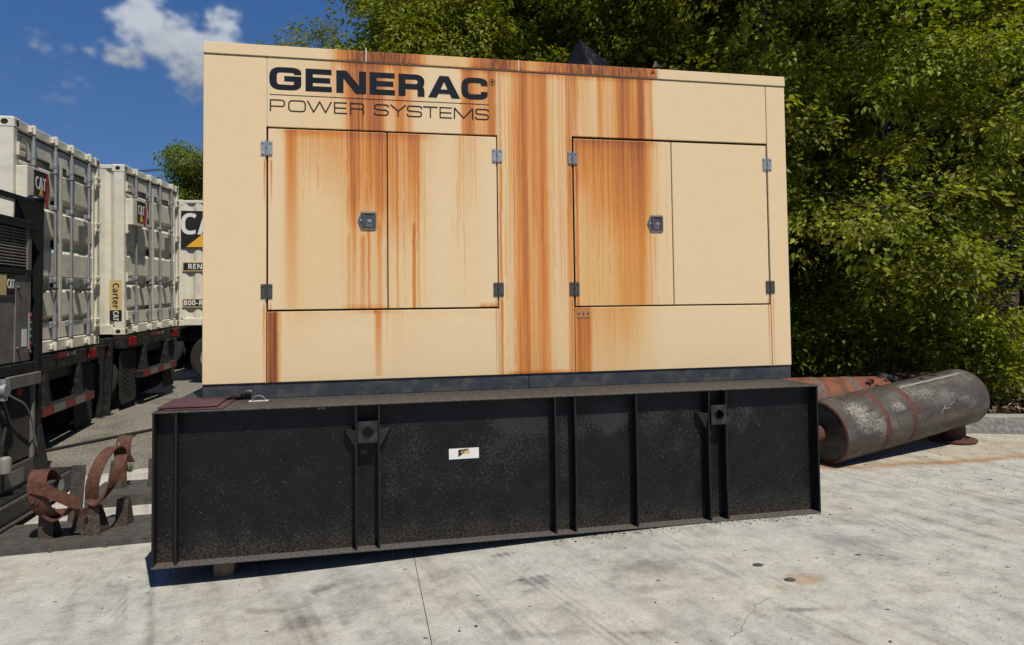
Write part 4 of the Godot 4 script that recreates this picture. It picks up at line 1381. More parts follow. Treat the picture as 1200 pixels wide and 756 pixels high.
func tank_material() -> StandardMaterial3D:
	# black paint with dust rising from below, chalky bloom near the top and a spatter of pale grit
	var w := 1800
	var h := 372
	var ppm := w / TW
	var big := noise(301, 0.012, 5)
	var fine := noise(302, 0.11, 4)
	var blooms := [[2.42, .80, .22, .14, .8], [2.25, .62, .30, .16, .5], [2.05, .45, .35, .12, .35], [3.08, .80, .17, .11, .85], [2.86, .76, .10, .12, .5], [3.42, .78, .16, .12, .6], [3.62, .62, .25, .2, .35], [3.72, .85, .08, .1, .5], [4.14, .80, .14, .16, .6], [1.62, .62, .14, .22, .45], [1.50, .48, .06, .3, .4], [2.72, .6, .05, .25, .6], [1.9, .86, .3, .06, .3], [.95, .4, .3, .3, .12]]
	var data := PackedByteArray()
	data.resize(w * h * 3)
	var ro := PackedByteArray()
	ro.resize(w * h)
	var px := PackedFloat32Array()
	px.resize(w * h)
	for y in h:
		var vv := (1.0 - (y + 0.5) / h) * TH
		for x in w:
			var u := (x + 0.5) / ppm
			var b := big.get_noise_2d(x, y)
			var f := fine.get_noise_2d(x, y)
			var d := 0.0
			for q in blooms:
				var e := Vector2((u - q[0]) / q[2], (vv - q[1]) / q[3]).length_squared()
				if e < 2.2: d = maxf(d, q[4] * (1.0 - e / 2.2))
			d = sm((d + f * 0.55 + b * 0.25 - 0.25) / 0.5) * (0.6 if d > 0.0 else 0.0)
			var low := sm((0.30 - vv + b * 0.08) / 0.30)
			var dust := clampf(low * low * (0.40 + f * 0.8) + maxf(0.0, b - 0.25) * 0.12, 0.0, 1.0)
			for q in [.139, 1.258, 1.408, 2.637, 2.783, 3.250, 3.828, 3.967]:
				var e := absf(u - q)
				if e < 0.016: dust = maxf(dust, sm((0.016 - e) / 0.012) * (0.35 + f * 0.9) * 0.55)
			var c := Vector3(.0070, .0076, .0090) * (1.0 + b * 0.35 + f * 0.25)
			c = c.lerp(Vector3(.040, .041, .043), d)
			c = c.lerp(Vector3(.105, .088, .062), dust * 0.55)
			var i := (y * w + x) * 3
			var k := Color(c.x, c.y, c.z).linear_to_srgb()
			data[i] = int(clampf(k.r, 0, 1) * 255.0)
			data[i + 1] = int(clampf(k.g, 0, 1) * 255.0)
			data[i + 2] = int(clampf(k.b, 0, 1) * 255.0)
			ro[y * w + x] = int(255.0 * clampf(0.50 + d * 0.4 + dust * 0.5 + f * 0.06, 0.0, 1.0))
	var im := Image.create_from_data(w, h, false, Image.FORMAT_RGB8, data)
	var r := RandomNumberGenerator.new()
	r.seed = 77
	for i in 6500:
		var x := r.randi() % w
		var y := int(h * (1.0 - pow(r.randf(), 1.25)))
		y = clampi(y, 0, h - 2)
		if r.randf() > 0.25 + 0.75 * float(y) / h: continue
		var t := r.randf_range(0.12, 0.50) * (1.0 if r.randf() < 0.3 else 0.6)
		var c := Color(t, t * 0.94, t * 0.80).linear_to_srgb()
		im.set_pixel(x, y, im.get_pixel(x, y).lerp(c, 0.8))
		if r.randf() < 0.32 and x < w - 1:
			im.set_pixel(x + 1, y, im.get_pixel(x + 1, y).lerp(c, 0.7))
		if r.randf() < 0.22:
			im.set_pixel(x, y + 1, im.get_pixel(x, y + 1).lerp(c, 0.7))
	var m := StandardMaterial3D.new()
	m.albedo_texture = ImageTexture.create_from_image(im)
	m.roughness_texture = ImageTexture.create_from_image(Image.create_from_data(w, h, false, Image.FORMAT_L8, ro))
	m.roughness_texture_channel = BaseMaterial3D.TEXTURE_CHANNEL_RED
	m.roughness = 1.0
	m.metallic_specular = 0.36
	m.texture_repeat = false
	return m

func build_tank() -> void:
	var t := thing("base_tank", V(-2.287, -0.049, 4.346), TURN, "long black steel base tank with upright ribs under the generator", "fuel tank")
	var face := tank_material()
	var depth := 2.25
	var cuts := [0.006, 0.139, 1.258, 1.408, 2.637, 2.783, 3.250, 3.828, 3.967, TW - 0.006]
	# face plates between the ribs
	for i in cuts.size() - 1:
		var b := MB.new()
		b.uvf = func(p: Vector3) -> Vector2: return Vector2(p.x / TW, 1.0 - p.y / TH)
		b.box(Vector3(cuts[i] + 0.001, 0.006, -TD), Vector3(cuts[i + 1] - 0.001, TH - 0.008, -TD - 0.012))
		obj("face_plate", b, face, t)
	# ribs: thin upright flats whose edges catch the light; a few are bowed
	for i in cuts.size():
		var b := MB.new()
		var x: float = cuts[i]
		var bow: float = [0.0, 0.0, 0.0, 0.0, 0.004, 0.006, 0.003, -0.006, -0.004, 0.0][i]
		var prev := Vector2(x, 0.008)
		for k in 6:
			var y := lerpf(0.008, TH - 0.010, (k + 1) / 6.0)
			var q := Vector2(x + bow * sin(PI * (k + 1) / 6.0), y)
			b.xf = Transform3D()
			var wdt := 0.006
			b.poly([Vector3(prev.x - wdt, prev.y, 0), Vector3(prev.x + wdt, prev.y, 0), Vector3(q.x + wdt, q.y, 0), Vector3(q.x - wdt, q.y, 0)], Vector3(0, 0, 1))
			b.poly([Vector3(prev.x - wdt, prev.y, 0), Vector3(prev.x - wdt, prev.y, -TD - 0.002), Vector3(q.x - wdt, q.y, -TD - 0.002), Vector3(q.x - wdt, q.y, 0)], Vector3(-1, 0, 0))
			b.poly([Vector3(prev.x + wdt, prev.y, 0), Vector3(prev.x + wdt, prev.y, -TD - 0.002), Vector3(q.x + wdt, q.y, -TD - 0.002), Vector3(q.x + wdt, q.y, 0)], Vector3(1, 0, 0))
			prev = q
		obj("rib", b, M.black_paint, t)
	# flanges, body, top deck
	var fb := MB.new()
	fb.box(Vector3(0.0, 0.0, 0.003), Vector3(TW, 0.012, -TD - 0.02), 0.002)
	obj("bottom_flange", fb, M.tank_dust, t)
	boxed("top_plate", Vector3(-0.004, TH - 0.012, 0.006), Vector3(TW + 0.004, TH, -depth), 0.003, M.tank_top, t)
	var bd := MB.new()
	bd.box(Vector3(0.0, 0.012, -TD - 0.013), Vector3(TW, TH - 0.0125, -depth + 0.01))
	obj("tank_body", bd, M.black_paint, t)
	var rr := RandomNumberGenerator.new()
	rr.seed = 41
	for q in [[.055, -.035, .03], [.26, -.030, .028], [1.35, -.04, .02], [4.05, -.03, .035], [4.55, -.045, .03]]:
		var rb := MB.new()
		var f := []
		for k in 9:
			var a := TAU * k / 9.0
			f.append(Vector3(q[0] + cos(a) * q[2] * rr.randf_range(.6, 1.5), 0.0126, q[1] + sin(a) * .016 * rr.randf_range(.5, 1.2)))
		rb.poly(f, Vector3.UP)
		obj("rust_patch", rb, M.rust_orange, t)
	# lifting lugs with their gussets
	for q in [[1.333, 0.793], [3.8975, 0.793]]:
		var lug := MB.new()
		var plate := [Vector2(-0.064, -0.071), Vector2(0.064, -0.071), Vector2(0.064, 0.071), Vector2(-0.064, 0.071)]
		# a plate with a round hole: strips between the square and the circle
		for k in 24:
			var a0 := TAU * k / 24.0
			var a1 := TAU * (k + 1) / 24.0
			var i0 := Vector2(cos(a0), sin(a0)) * 0.037
			var i1 := Vector2(cos(a1), sin(a1)) * 0.037
			var o0 := Vector2(cos(a0) / maxf(absf(cos(a0)), absf(sin(a0))) * 0.064, sin(a0) / maxf(absf(cos(a0)), absf(sin(a0))) * 0.071)
			var o1 := Vector2(cos(a1) / maxf(absf(cos(a1)), absf(sin(a1))) * 0.064, sin(a1) / maxf(absf(cos(a1)), absf(sin(a1))) * 0.071)
			for zz in [0.018, -0.006]:
				lug.poly([Vector3(i0.x, i0.y, zz), Vector3(o0.x, o0.y, zz), Vector3(o1.x, o1.y, zz), Vector3(i1.x, i1.y, zz)], Vector3(0, 0, 1.0 if zz > 0 else -1.0))
			lug.poly([Vector3(i0.x, i0.y, 0.018), Vector3(i1.x, i1.y, 0.018), Vector3(i1.x, i1.y, -0.006), Vector3(i0.x, i0.y, -0.006)], Vector3(-i0.x, -i0.y, 0))
			lug.poly([Vector3(o0.x, o0.y, 0.018), Vector3(o1.x, o1.y, 0.018), Vector3(o1.x, o1.y, -0.006), Vector3(o0.x, o0.y, -0.006)], Vector3(o0.x, o0.y, 0))
		var lo := obj("lifting_lug", lug, M.black_steel, t)
		lo.position = Vector3(q[0], q[1], 0.0)
		for s in [-1.0, 1.0]:
			var g := MB.new()
			var x0: float = q[0] + s * 0.0815
			g.poly([Vector3(x0, q[1] + 0.012, 0.0), Vector3(x0 + s * 0.062, q[1] + 0.012, -0.03), Vector3(x0 + s * 0.075, q[1] + 0.012, -TD), Vector3(x0, q[1] + 0.012, -TD)], Vector3.UP)
			g.poly([Vector3(x0, q[1] + 0.0, 0.0), Vector3(x0 + s * 0.062, q[1] + 0.0, -0.03), Vector3(x0 + s * 0.062, q[1] + 0.012, -0.03), Vector3(x0, q[1] + 0.012, 0.0)], Vector3(s * 0.4, 0, 1))
			g.poly([Vector3(x0 + s * 0.062, q[1], -0.03), Vector3(x0 + s * 0.075, q[1], -TD), Vector3(x0 + s * 0.075, q[1] + 0.012, -TD), Vector3(x0 + s * 0.062, q[1] + 0.012, -0.03)], Vector3(s, 0, 0.2))
			g.poly([Vector3(x0, q[1], 0.0), Vector3(x0 + s * 0.062, q[1], -0.03), Vector3(x0, q[1] - 0.11, -0.03)], Vector3(0, -0.2, 1))
			g.poly([Vector3(x0 + s * 0.062, q[1], -0.03), Vector3(x0 + s * 0.075, q[1], -TD), Vector3(x0, q[1] - 0.11, -TD), Vector3(x0, q[1] - 0.11, -0.03)], Vector3(s, -0.5, 0))
			obj("gusset", g, M.black_steel, t)
	# the white sticker with a black wedge and gold marks, and the small grey tag
	var lb := boxed("label_plate", Vector3(1.887, 0.559, -TD + 0.0005), Vector3(2.098, 0.632, -TD + 0.003), 0.0, M.print_white, t)
	var wd := MB.new()
	wd.prism([Vector2(1.953, 0.622), Vector2(2.028, 0.628), Vector2(2.000, 0.606), Vector2(1.953, 0.572)], -TD + 0.0035, -TD + 0.0045)
	obj("black_wedge", wd, M.print_black, lb)
	wd = MB.new()
	for q in [[1.985, 0.606, .016], [2.016, 0.608, .018]]:
		for k in 10:
			var a0 := TAU * k / 10.0
			var a1 := TAU * (k + 1) / 10.0
			var c := Vector3(q[0], q[1], -TD + 0.006)
			wd.poly([c + Vector3(cos(a0) * q[2], sin(a0) * q[2] * 0.62, 0), c + Vector3(cos(a1) * q[2], sin(a1) * q[2] * 0.62, 0), c + Vector3(cos(a1) * q[2] * 0.6, sin(a1) * q[2] * 0.32, 0), c + Vector3(cos(a0) * q[2] * 0.6, sin(a0) * q[2] * 0.32, 0)], Vector3(0, 0, 1))
	obj("gold_marks", wd, M.yellow, lb)
	var tg := boxed("small_tag", Vector3(1.003, 0.947, -TD + 0.0005), Vector3(1.052, 0.960, -TD + 0.003), 0.0, M.grey_panel, t)
	boxed("tag_print", Vector3(1.010, 0.951, -TD + 0.0033), Vector3(1.045, 0.956, -TD + 0.004), 0.0, M.print_black, tg)
	# timber under the raised end
	for q in [[0.34, 0.465, -0.13, "squared timber block propping the left front end of the black tank"], [2.0, 2.13, -0.6, "timber block in the shadow under the middle of the black tank"]]:
		var p: Vector3 = t.transform * Vector3(q[0], 0, q[2])
		var gy := ground_y(p.x, -p.z)
		var blk := boxed("timber_block", Vector3(0, gy + 0.049, 0), Vector3(q[1] - q[0], -0.001, -0.9), 0.004, M.wood)
		blk.transform = Transform3D(t.basis, Vector3(p.x, -0.049, p.z))
		tag(blk, q[3], "timber block", "timber blocks under the tank")

# ------------------------------------------------------------------ the generator
const EW := 4.636
const EH := 2.453
const LIFT := 0.113     # height of the skid below the housing

func rust_material() -> StandardMaterial3D:
	# cream paint; rust has run down from the roof trim over header, doors and middle panel
	var w := 1760
	var h := 930
	var ppm := w / EW
	var amt := PackedFloat32Array()
	amt.resize(w * h)
	var ochre := PackedFloat32Array()
	ochre.resize(w * h)
	var st1 := noise(401, 0.20, 3)      # striations across u, in pixels
	var st2 := noise(402, 0.055, 4)
	var wig := noise(403, 0.012, 3)
	var blot := noise(404, 0.02, 4)
	# [u0, u1, v top, v bottom, strength at top, strength at bottom, softness of the sides (m), striation, kind 0 rust 1 ochre]
	var S := []
	# header left
	S += [[.80, .86, 2.365, 1.9, .16, .05, .03, .4, 0], [.88, .93, 2.365, 1.95, .34, .08, .015, .5, 0], [.955, 1.0, 2.365, 2.0, .36, .14, .015, .5, 0],
		[1.0, 1.155, 2.365, 1.853, .70, .66, .02, .7, 0], [1.06, 1.09, 2.365, 1.853, .35, .40, .012, .2, 0], [1.15, 1.27, 2.365, 1.853, .66, .66, .02, .5, 0], [1.18, 1.25, 2.1, 1.853, .12, .30, .02, .3, 0],
		[.6, 1.35, 2.365, 1.853, .10, .14, .15, .5, 1], [1.30, 1.36, 2.365, 1.9, .28, .12, .02, .6, 0], [1.355, 1.42, 2.365, 1.853, .48, .50, .015, .5, 0], [1.43, 1.48, 2.365, 1.853, .36, .32, .02, .6, 0], [1.48, 1.56, 2.365, 1.9, .12, .06, .03, .6, 0],
		[1.86, 1.945, 2.365, 1.853, .58, .58, .012, .4, 0], [1.93, 2.0, 2.365, 1.853, .36, .38, .02, .6, 0], [2.0, 2.07, 2.365, 1.853, .26, .30, .02, .6, 0], [2.06, 2.128, 2.365, 1.853, .60, .58, .012, .4, 0], [1.86, 2.13, 2.365, 1.853, .22, .26, .02, .5, 1]]
	# door 1 left leaf
	S += [[.565, .64, 1.843, .53, .66, .10, .018, .3, 0], [.56, .70, 1.843, .52, .30, .34, .05, .5, 1], [.66, .70, 1.843, 1.5, .30, .0, .015, .3, 0], [.72, .80, 1.843, 1.35, .34, .0, .03, .4, 0], [.81, .90, 1.843, 1.25, .38, .0, .03, .4, 0], [.90, 1.0, 1.843, 1.1, .34, .0, .03, .7, 0],
		[.64, 1.287, 1.843, .52, .46, .20, .10, .6, 1], [1.005, 1.09, 1.843, .95, .74, .22, .015, .6, 0], [1.03, 1.065, 1.5, .52, .35, .12, .010, .9, 0], [1.09, 1.20, 1.843, 1.0, .42, .16, .02, .8, 0], [1.145, 1.165, 1.25, .52, .48, .30, .006, .2, 0], [1.095, 1.125, 1.1, .52, .50, .20, .008, .3, 0], [1.16, 1.19, 1.843, 1.2, .45, .3, .01, .4, 0],
		[1.20, 1.285, 1.843, .95, .66, .38, .015, .6, 0], [1.215, 1.245, 1.2, .52, .42, .28, .008, .5, 0], [1.0, 1.02, 1.1, .52, .25, .18, .004, .2, 0]]
	# door 1 right leaf
	S += [[1.30, 1.40, 1.843, .85, .52, .10, .03, .7, 0], [1.355, 1.372, 1.843, .52, .40, .26, .005, .2, 0], [1.43, 1.53, 1.843, .9, .62, .14, .02, .6, 0], [1.475, 1.50, 1.2, .52, .55, .55, .006, .3, 0], [1.515, 1.53, 1.843, .52, .4, .18, .005, .2, 0], [1.30, 1.62, 1.843, .52, .44, .22, .06, .6, 1], [1.60, 1.70, 1.843, 1.4, .10, .0, .04, .5, 0],
		[1.80, 1.97, 1.843, 1.15, .34, .0, .05, .5, 2], [1.84, 1.90, 1.843, .7, .26, .04, .02, .6, 2], [1.78, 2.0, 1.843, .52, .28, .12, .06, .7, 1], [1.98, 2.12, 1.843, 1.5, .10, .0, .05, .5, 2], [1.865, 1.872, 1.2, .52, .3, .2, .003, .2, 0]]
	# middle panel
	S += [[2.136, 2.74, 2.365, 0.0, .26, .24, .01, .7, 1], [2.145, 2.165, 2.365, .0, .34, .42, .006, .3, 0], [2.19, 2.2, 2.365, 0.0, .22, .2, .004, .2, 0], [2.22, 2.24, 2.365, .2, .2, .2, .008, .5, 0], [2.262, 2.272, 2.2, .0, .3, .3, .004, .2, 0], [2.27, 2.36, 2.365, .0, .48, .38, .02, .8, 0], [2.335, 2.375, 2.365, .0, .50, .52, .012, .3, 0], [2.375, 2.46, 2.365, .0, .40, .20, .03, .7, 0],
		[2.46, 2.54, 2.365, .0, .52, .36, .02, .4, 0], [2.62, 2.66, 2.365, .3, .22, .14, .02, .6, 0], [2.69, 2.738, 2.365, .0, .50, .34, .012, .5, 0], [2.56, 2.60, 2.365, .6, .12, .1, .02, .4, 1]]
	# header right
	S += [[2.744, 3.42, 2.365, 1.866, .40, .34, .05, .7, 1], [2.745, 2.79, 2.365, 1.866, .62, .36, .012, .3, 0], [2.80, 2.9, 2.365, 1.866, .16, .16, .03, .7, 0], [2.955, 3.0, 2.365, 1.866, .44, .34, .012, .4, 0], [3.0, 3.13, 2.365, 1.866, .22, .22, .03, .7, 0], [3.125, 3.235, 2.365, 1.866, .62, .60, .015, .5, 0], [3.235, 3.31, 2.365, 1.866, .40, .42, .02, .6, 0], [3.30, 3.36, 2.365, 1.866, .80, .76, .012, .3, 0], [3.36, 3.41, 2.365, 1.866, .26, .24, .02, .6, 0], [3.405, 3.43, 2.365, 1.866, .40, .28, .008, .3, 0], [3.43, 3.62, 1.95, 1.866, .0, .14, .06, .8, 2]]
	# door 2 left leaf
	S += [[2.752, 3.40, 1.852, .52, .60, .62, .05, .6, 1], [2.755, 2.86, 1.852, 1.3, .60, .12, .02, .6, 0], [2.76, 2.785, 1.852, .52, .42, .46, .008, .3, 0], [2.86, 2.88, 1.852, 1.2, .3, .05, .01, .3, 0], [2.86, 3.40, 1.852, .9, .50, .10, .05, .7, 0], [3.10, 3.33, 1.852, .52, .34, .26, .04, .5, 0], [3.08, 3.34, 1.35, .52, .10, .52, .06, .5, 1], [3.29, 3.36, 1.852, .52, .44, .22, .02, .5, 0], [3.36, 3.58, 1.852, .52, .20, .20, .06, .7, 1], [3.38, 3.40, 1.2, .52, .2, .2, .006, .4, 0], [3.42, 3.435, 1.11, .6, .34, .1, .005, .2, 0]]
	for k in 16:
		var u := 2.80 + k * 0.0305 + 0.008 * sin(k * 5.0)
		S.append([u, u + 0.007, 1.5, .53, .0, .26 + .10 * sin(k * 3.7), .003, .2, 2])
	# lower panels
	S += [[.437, .505, .51, .0, .82, .74, .008, .3, 3], [.505, .53, .51, .0, .24, .2, .015, .4, 0], [.53, .75, .51, .1, .30, .02, .06, .6, 1], [.6, 1.2, .51, .36, .22, .0, .1, .9, 2], [1.20, 1.245, .51, .02, .56, .20, .010, .3, 0], [1.19, 1.215, .51, .47, .7, .3, .01, .3, 3], [1.32, 1.40, .51, .02, .30, .06, .02, .5, 1], [1.3, 2.1, .51, .42, .26, .0, .1, .9, 1], [1.25, 1.6, .51, .0, .14, .05, .08, .5, 1], [.434, 2.13, .05, .0, .0, .14, .02, .9, 1],
		[2.748, 2.80, .51, .0, .56, .44, .01, .4, 3], [2.80, 2.875, .51, .0, .62, .50, .015, .4, 0], [2.87, 3.38, .51, .0, .70, .40, .10, .6, 1], [3.08, 3.30, .51, .1, .16, .05, .06, .6, 0], [2.744, 3.6, .51, .46, .3, .0, .1, .9, 1]]
	# single drips that wander down through the stained stretches: [u0, u1, v top, v bottom, how many]
	var dr := RandomNumberGenerator.new()
	dr.seed = 17
	for z in [[.95, 1.48, 2.365, 1.853, 22], [1.86, 2.12, 2.365, 1.853, 14], [.98, 1.28, 1.843, .52, 26], [1.30, 1.60, 1.843, .52, 18], [1.78, 1.98, 1.843, .7, 10], [2.15, 2.72, 2.365, .0, 44], [2.75, 3.42, 2.365, 1.866, 20], [2.76, 3.56, 1.852, .52, 40], [.60, .98, 1.843, 1.2, 14], [2.80, 3.3, .51, .02, 10], [1.2, 1.4, .51, .05, 4]]:
		for k in z[4]:
			var u: float = lerpf(z[0], z[1], dr.randf())
			var wd := dr.randf_range(.002, .007)
			var full: float = z[2] - z[3]
			var start: float = z[2] if dr.randf() < .7 else z[2] - full * dr.randf() * .5
			var stop: float = maxf(z[3], start - full * (dr.randf_range(.3, 1.0) if dr.randf() < .6 else 1.0))
			S.append([u, u + wd, start, stop, dr.randf_range(.12, .40), dr.randf_range(.06, .28), .0035, .3, 0 if dr.randf() < .75 else 2])
	# rust that gathers under the trim, below the seams and on the lower edges
	S += [[.95, 1.50, 2.365, 2.31, .50, .0, .05, .8, 0], [1.84, 2.13, 2.365, 2.32, .45, .0, .03, .8, 0], [2.14, 2.74, 2.365, 2.30, .40, .0, .04, .8, 0], [2.75, 3.42, 2.365, 2.31, .45, .0, .04, .8, 0], [.55, 1.287, 1.843, 1.76, .42, .0, .05, .8, 0], [1.30, 1.62, 1.843, 1.77, .42, .0, .05, .8, 0], [2.753, 3.42, 1.852, 1.76, .50, .0, .06, .8, 0],
		[2.2, 2.70, .03, .0, .0, .5, .04, .8, 0], [1.0, 1.287, .56, .52, .0, .35, .04, .8, 0], [1.98, 2.127, .56, .52, .0, .5, .02, .9, 0], [1.05, 1.35, .51, .47, .35, .0, .05, .9, 0], [.5, 1.0, .515, .49, .4, .0, .05, .9, 2]]
	# broad washes between the runs
	S += [[.98, 1.287, 1.843, .52, .15, .07, .06, .3, 0], [1.30, 1.56, 1.843, .7, .13, .04, .06, .3, 0], [2.24, 2.56, 2.365, .0, .13, .11, .05, .3, 0], [2.76, 3.38, 1.852, .52, .19, .10, .08, .3, 0], [3.10, 3.38, 2.365, 1.866, .12, .12, .05, .3, 0], [.98, 1.46, 2.365, 1.853, .14, .14, .06, .3, 0], [2.80, 3.2, .51, .0, .22, .08, .08, .3, 0]]
	# drips below the hinges and latches
	for q in [[.407, .60], [.452, .60], [.41, 1.64], [.455, 1.64], [2.108, .61], [2.155, .61], [2.155, 1.63], [2.715, .60], [2.765, .60], [2.715, 1.63], [2.765, 1.63], [4.43, .605], [4.472, .605]]:
		S.append([q[0], q[0] + 0.014, q[1], maxf(q[1] - (.6 if q[1] < 1 else .45), .0), .46, .10, .005, .3, 0])
	for q in S:
		if q[1] - q[0] > 0.03:
			q[6] = q[6] * 1.7
			q[7] = q[7] * 0.62
		if q[8] == 1: q[4] = minf(q[4] * 1.3, .9); q[5] = minf(q[5] * 1.3, .9)
		var x0 := int((q[0] - q[6]) * ppm)
		var x1 := int((q[1] + q[6]) * ppm)
		var y0 := int((1.0 - q[2] / EH) * h)
		var y1 := int((1.0 - q[3] / EH) * h)
		var lenf := maxf(1.0, y1 - y0)
		for y in range(maxi(y0, 0), mini(y1, h)):
			var t := (y - y0) / lenf
			var a: float = lerpf(q[4], q[5], pow(t, 0.8))
			var top := sm((y - y0) / 3.0) if absf(q[2] - 2.365) < 0.01 or absf(q[2] - 1.846) < 0.012 or absf(q[2] - 0.51) < 0.01 else sm((y - y0) / (0.12 * lenf))
			var slant: float = sin(q[0] * 137.0) * 5.0 if q[1] - q[0] < 0.012 else 0.0
			var reach: bool = q[3] < 0.05 or absf(q[3] - 0.52) < 0.012 or absf(q[3] - 1.86) < 0.02
			var tail := 1.0 if reach else sm((1.0 - t) / 0.45)
			var shift := wig.get_noise_2d(q[0] * 900.0, y) * (1.6 + absf(slant) * 0.8) * minf(1.0, t * 4.0) + slant * t
			for x in range(maxi(x0, 0), mini(x1 + 1, w)):
				var u := (x + shift + 0.5) / ppm
				var side := sm((u - q[0] + q[6]) / (2.0 * q[6])) * sm((q[1] + q[6] - u) / (2.0 * q[6]))
				if side <= 0.0: continue
				var sx := x + shift
				var strip: float = 1.0 + q[7] * (st1.get_noise_2d(sx * 0.9, y * 0.010) * 1.25 + st2.get_noise_2d(sx * 1.3, y * 0.025) * 1.0)
				var val := clampf(a * side * top * tail * strip, 0.0, 1.0)
				var i := y * w + x
				if q[8] == 1:
					ochre[i] = 1.0 - (1.0 - ochre[i]) * (1.0 - val)
				elif q[8] == 2:
					ochre[i] = 1.0 - (1.0 - ochre[i]) * (1.0 - val * 0.5)
					amt[i] = amt[i] + val * 0.22 * (1.0 - amt[i])
				elif q[8] == 3:
					amt[i] = maxf(amt[i], val + 0.12)
				else:
					amt[i] = 1.0 - (1.0 - amt[i]) * (1.0 - val)
	# the roof trim
	var trim0 := int((1.0 - 2.369 / EH) * h)
	for y in range(0, trim0):
		for x in w:
			var u := (x + 0.5) / ppm
			var on := sm((u - .84) / .16) * sm((3.50 - u) / .05)
			if on <= 0.0: continue
			var pale := 0.55 * sm((u - 1.52) / .1) * sm((1.98 - u) / .1) + 0.30 * sm((u - 2.35) / .05) * sm((2.55 - u) / .1)
			var strip: float = 1.0 + 0.5 * st1.get_noise_2d(x * 1.9, y * 0.05) + 0.35 * st2.get_noise_2d(x * 1.5, y * 0.2)
			var dark := 0.52 + 0.24 * sm((u - 1.0) / .1) * sm((1.5 - u) / .1) + 0.2 * sm((u - 2.05) / .05) * sm((2.3 - u) / .1) + 0.16 * sm((u - 2.6) / .2) * sm((3.45 - u) / .15)
			dark += 0.22 * sm((y - trim0 + 6.0) / 6.0)
			var i := y * w + x
			amt[i] = clampf(on * (dark + 0.10 - pale) * strip * 1.06, 0.0, 1.0)
			ochre[i] = clampf(on * 0.6, 0.0, 1.0)
	var data := PackedByteArray()
	data.resize(w * h * 3)
	var ro := PackedByteArray()
	ro.resize(w * h)
	var paint := Vector3(.735, .570, .350)
	var c_och := Vector3(.67, .43, .155)
	var c_or := Vector3(.60, .226, .040)
	var c_rust := Vector3(.36, .108, .029)
	var c_dark := Vector3(.075, .030, .018)
	var lut := []
	for i in 1025:
		lut.append(int(Color(i / 1024.0, 0, 0).linear_to_srgb().r * 255.0 + 0.5))
	for y in h:
		for x in w:
			var i := y * w + x
			var a := amt[i]
			var o := ochre[i]
			var bl := blot.get_noise_2d(x, y)
			var c := paint * (1.0 + bl * 0.018)
			# the right end and the left corner are cleaner and paler
			c = c.lerp(c_och, clampf(o * 0.92, 0.0, 1.0))
			if a < 0.45:
				c = c.lerp(c_or, a / 0.45)
			elif a < 0.78:
				c = c_or.lerp(c_rust, (a - 0.45) / 0.33)
			else:
				c = c_rust.lerp(c_dark, minf(1.0, (a - 0.78) / 0.22) * 0.8)
			var k := i * 3
			data[k] = lut[int(clampf(c.x, 0, 1) * 1024.0)]
			data[k + 1] = lut[int(clampf(c.y, 0, 1) * 1024.0)]
			data[k + 2] = lut[int(clampf(c.z, 0, 1) * 1024.0)]
			ro[i] = int(255.0 * clampf(0.42 + a * 0.35 + o * 0.15 + bl * 0.05, 0.0, 1.0))
	var m := StandardMaterial3D.new()
	m.albedo_texture = ImageTexture.create_from_image(Image.create_from_data(w, h, false, Image.FORMAT_RGB8, data))
	m.roughness_texture = ImageTexture.create_from_image(Image.create_from_data(w, h, false, Image.FORMAT_L8, ro))
	m.roughness_texture_channel = BaseMaterial3D.TEXTURE_CHANNEL_RED
	m.roughness = 1.0
	m.texture_repeat = false
	m.normal_enabled = true
	m.normal_scale = 0.06
	m.normal_texture = ntex(405, 0.012, 3, [], 1024, FastNoiseLite.TYPE_SIMPLEX_SMOOTH, 5.0)
	return m

func panel(called: String, u0: float, v0: float, u1: float, v1: float, front: float, thick: float, mt: Material, parent: Node, tip := 0.0) -> MeshInstance3D:
	var b := MB.new()
	b.uvf = func(p: Vector3) -> Vector2: return Vector2(clampf(p.x / EW, 0.001, 0.999), clampf(1.0 - (p.y - LIFT) / EH, 0.001, 0.999))
	b.box(Vector3(u0, v0 + LIFT, front), Vector3(u1, v1 + LIFT, front - thick), 0.003)
	if tip != 0.0:
		for i in b.v.size():
			b.v[i].z += (b.v[i].y - LIFT - v0) * tip
	return obj(called, b, mt, parent)

func hinge_on(door: Node, u: float, v: float, mt: Material, bright: Material) -> void:
	var h := Node3D.new()
	h.name = "hinge"
	door.add_child(h, true)
	h.position = Vector3(u, v + LIFT, 0.0)
	var b := MB.new()
	for s in [-1.0, 1.0]:
		b.box(Vector3(s * 0.006, -0.052, 0.0005), Vector3(s * 0.040, 0.052, 0.007), 0.0015)
	b.tube([Vector3(0, -0.050, 0.010), Vector3(0, -0.002, 0.010)], 0.0075, 10)
	b.tube([Vector3(0, 0.002, 0.010), Vector3(0, 0.050, 0.010)], 0.0075, 10)
	for s in [-1.0, 1.0]:
		for t in [-1.0, 1.0]:
			b.tube([Vector3(s * 0.026, t * 0.038, 0.007), Vector3(s * 0.026, t * 0.038, 0.011), Vector3(s * 0.026, t * 0.038, 0.0125)], [0.0075, 0.0075, 0.004], 8)
	var o := obj("hinge", b, mt, door)
	o.position = h.position
	h.free()

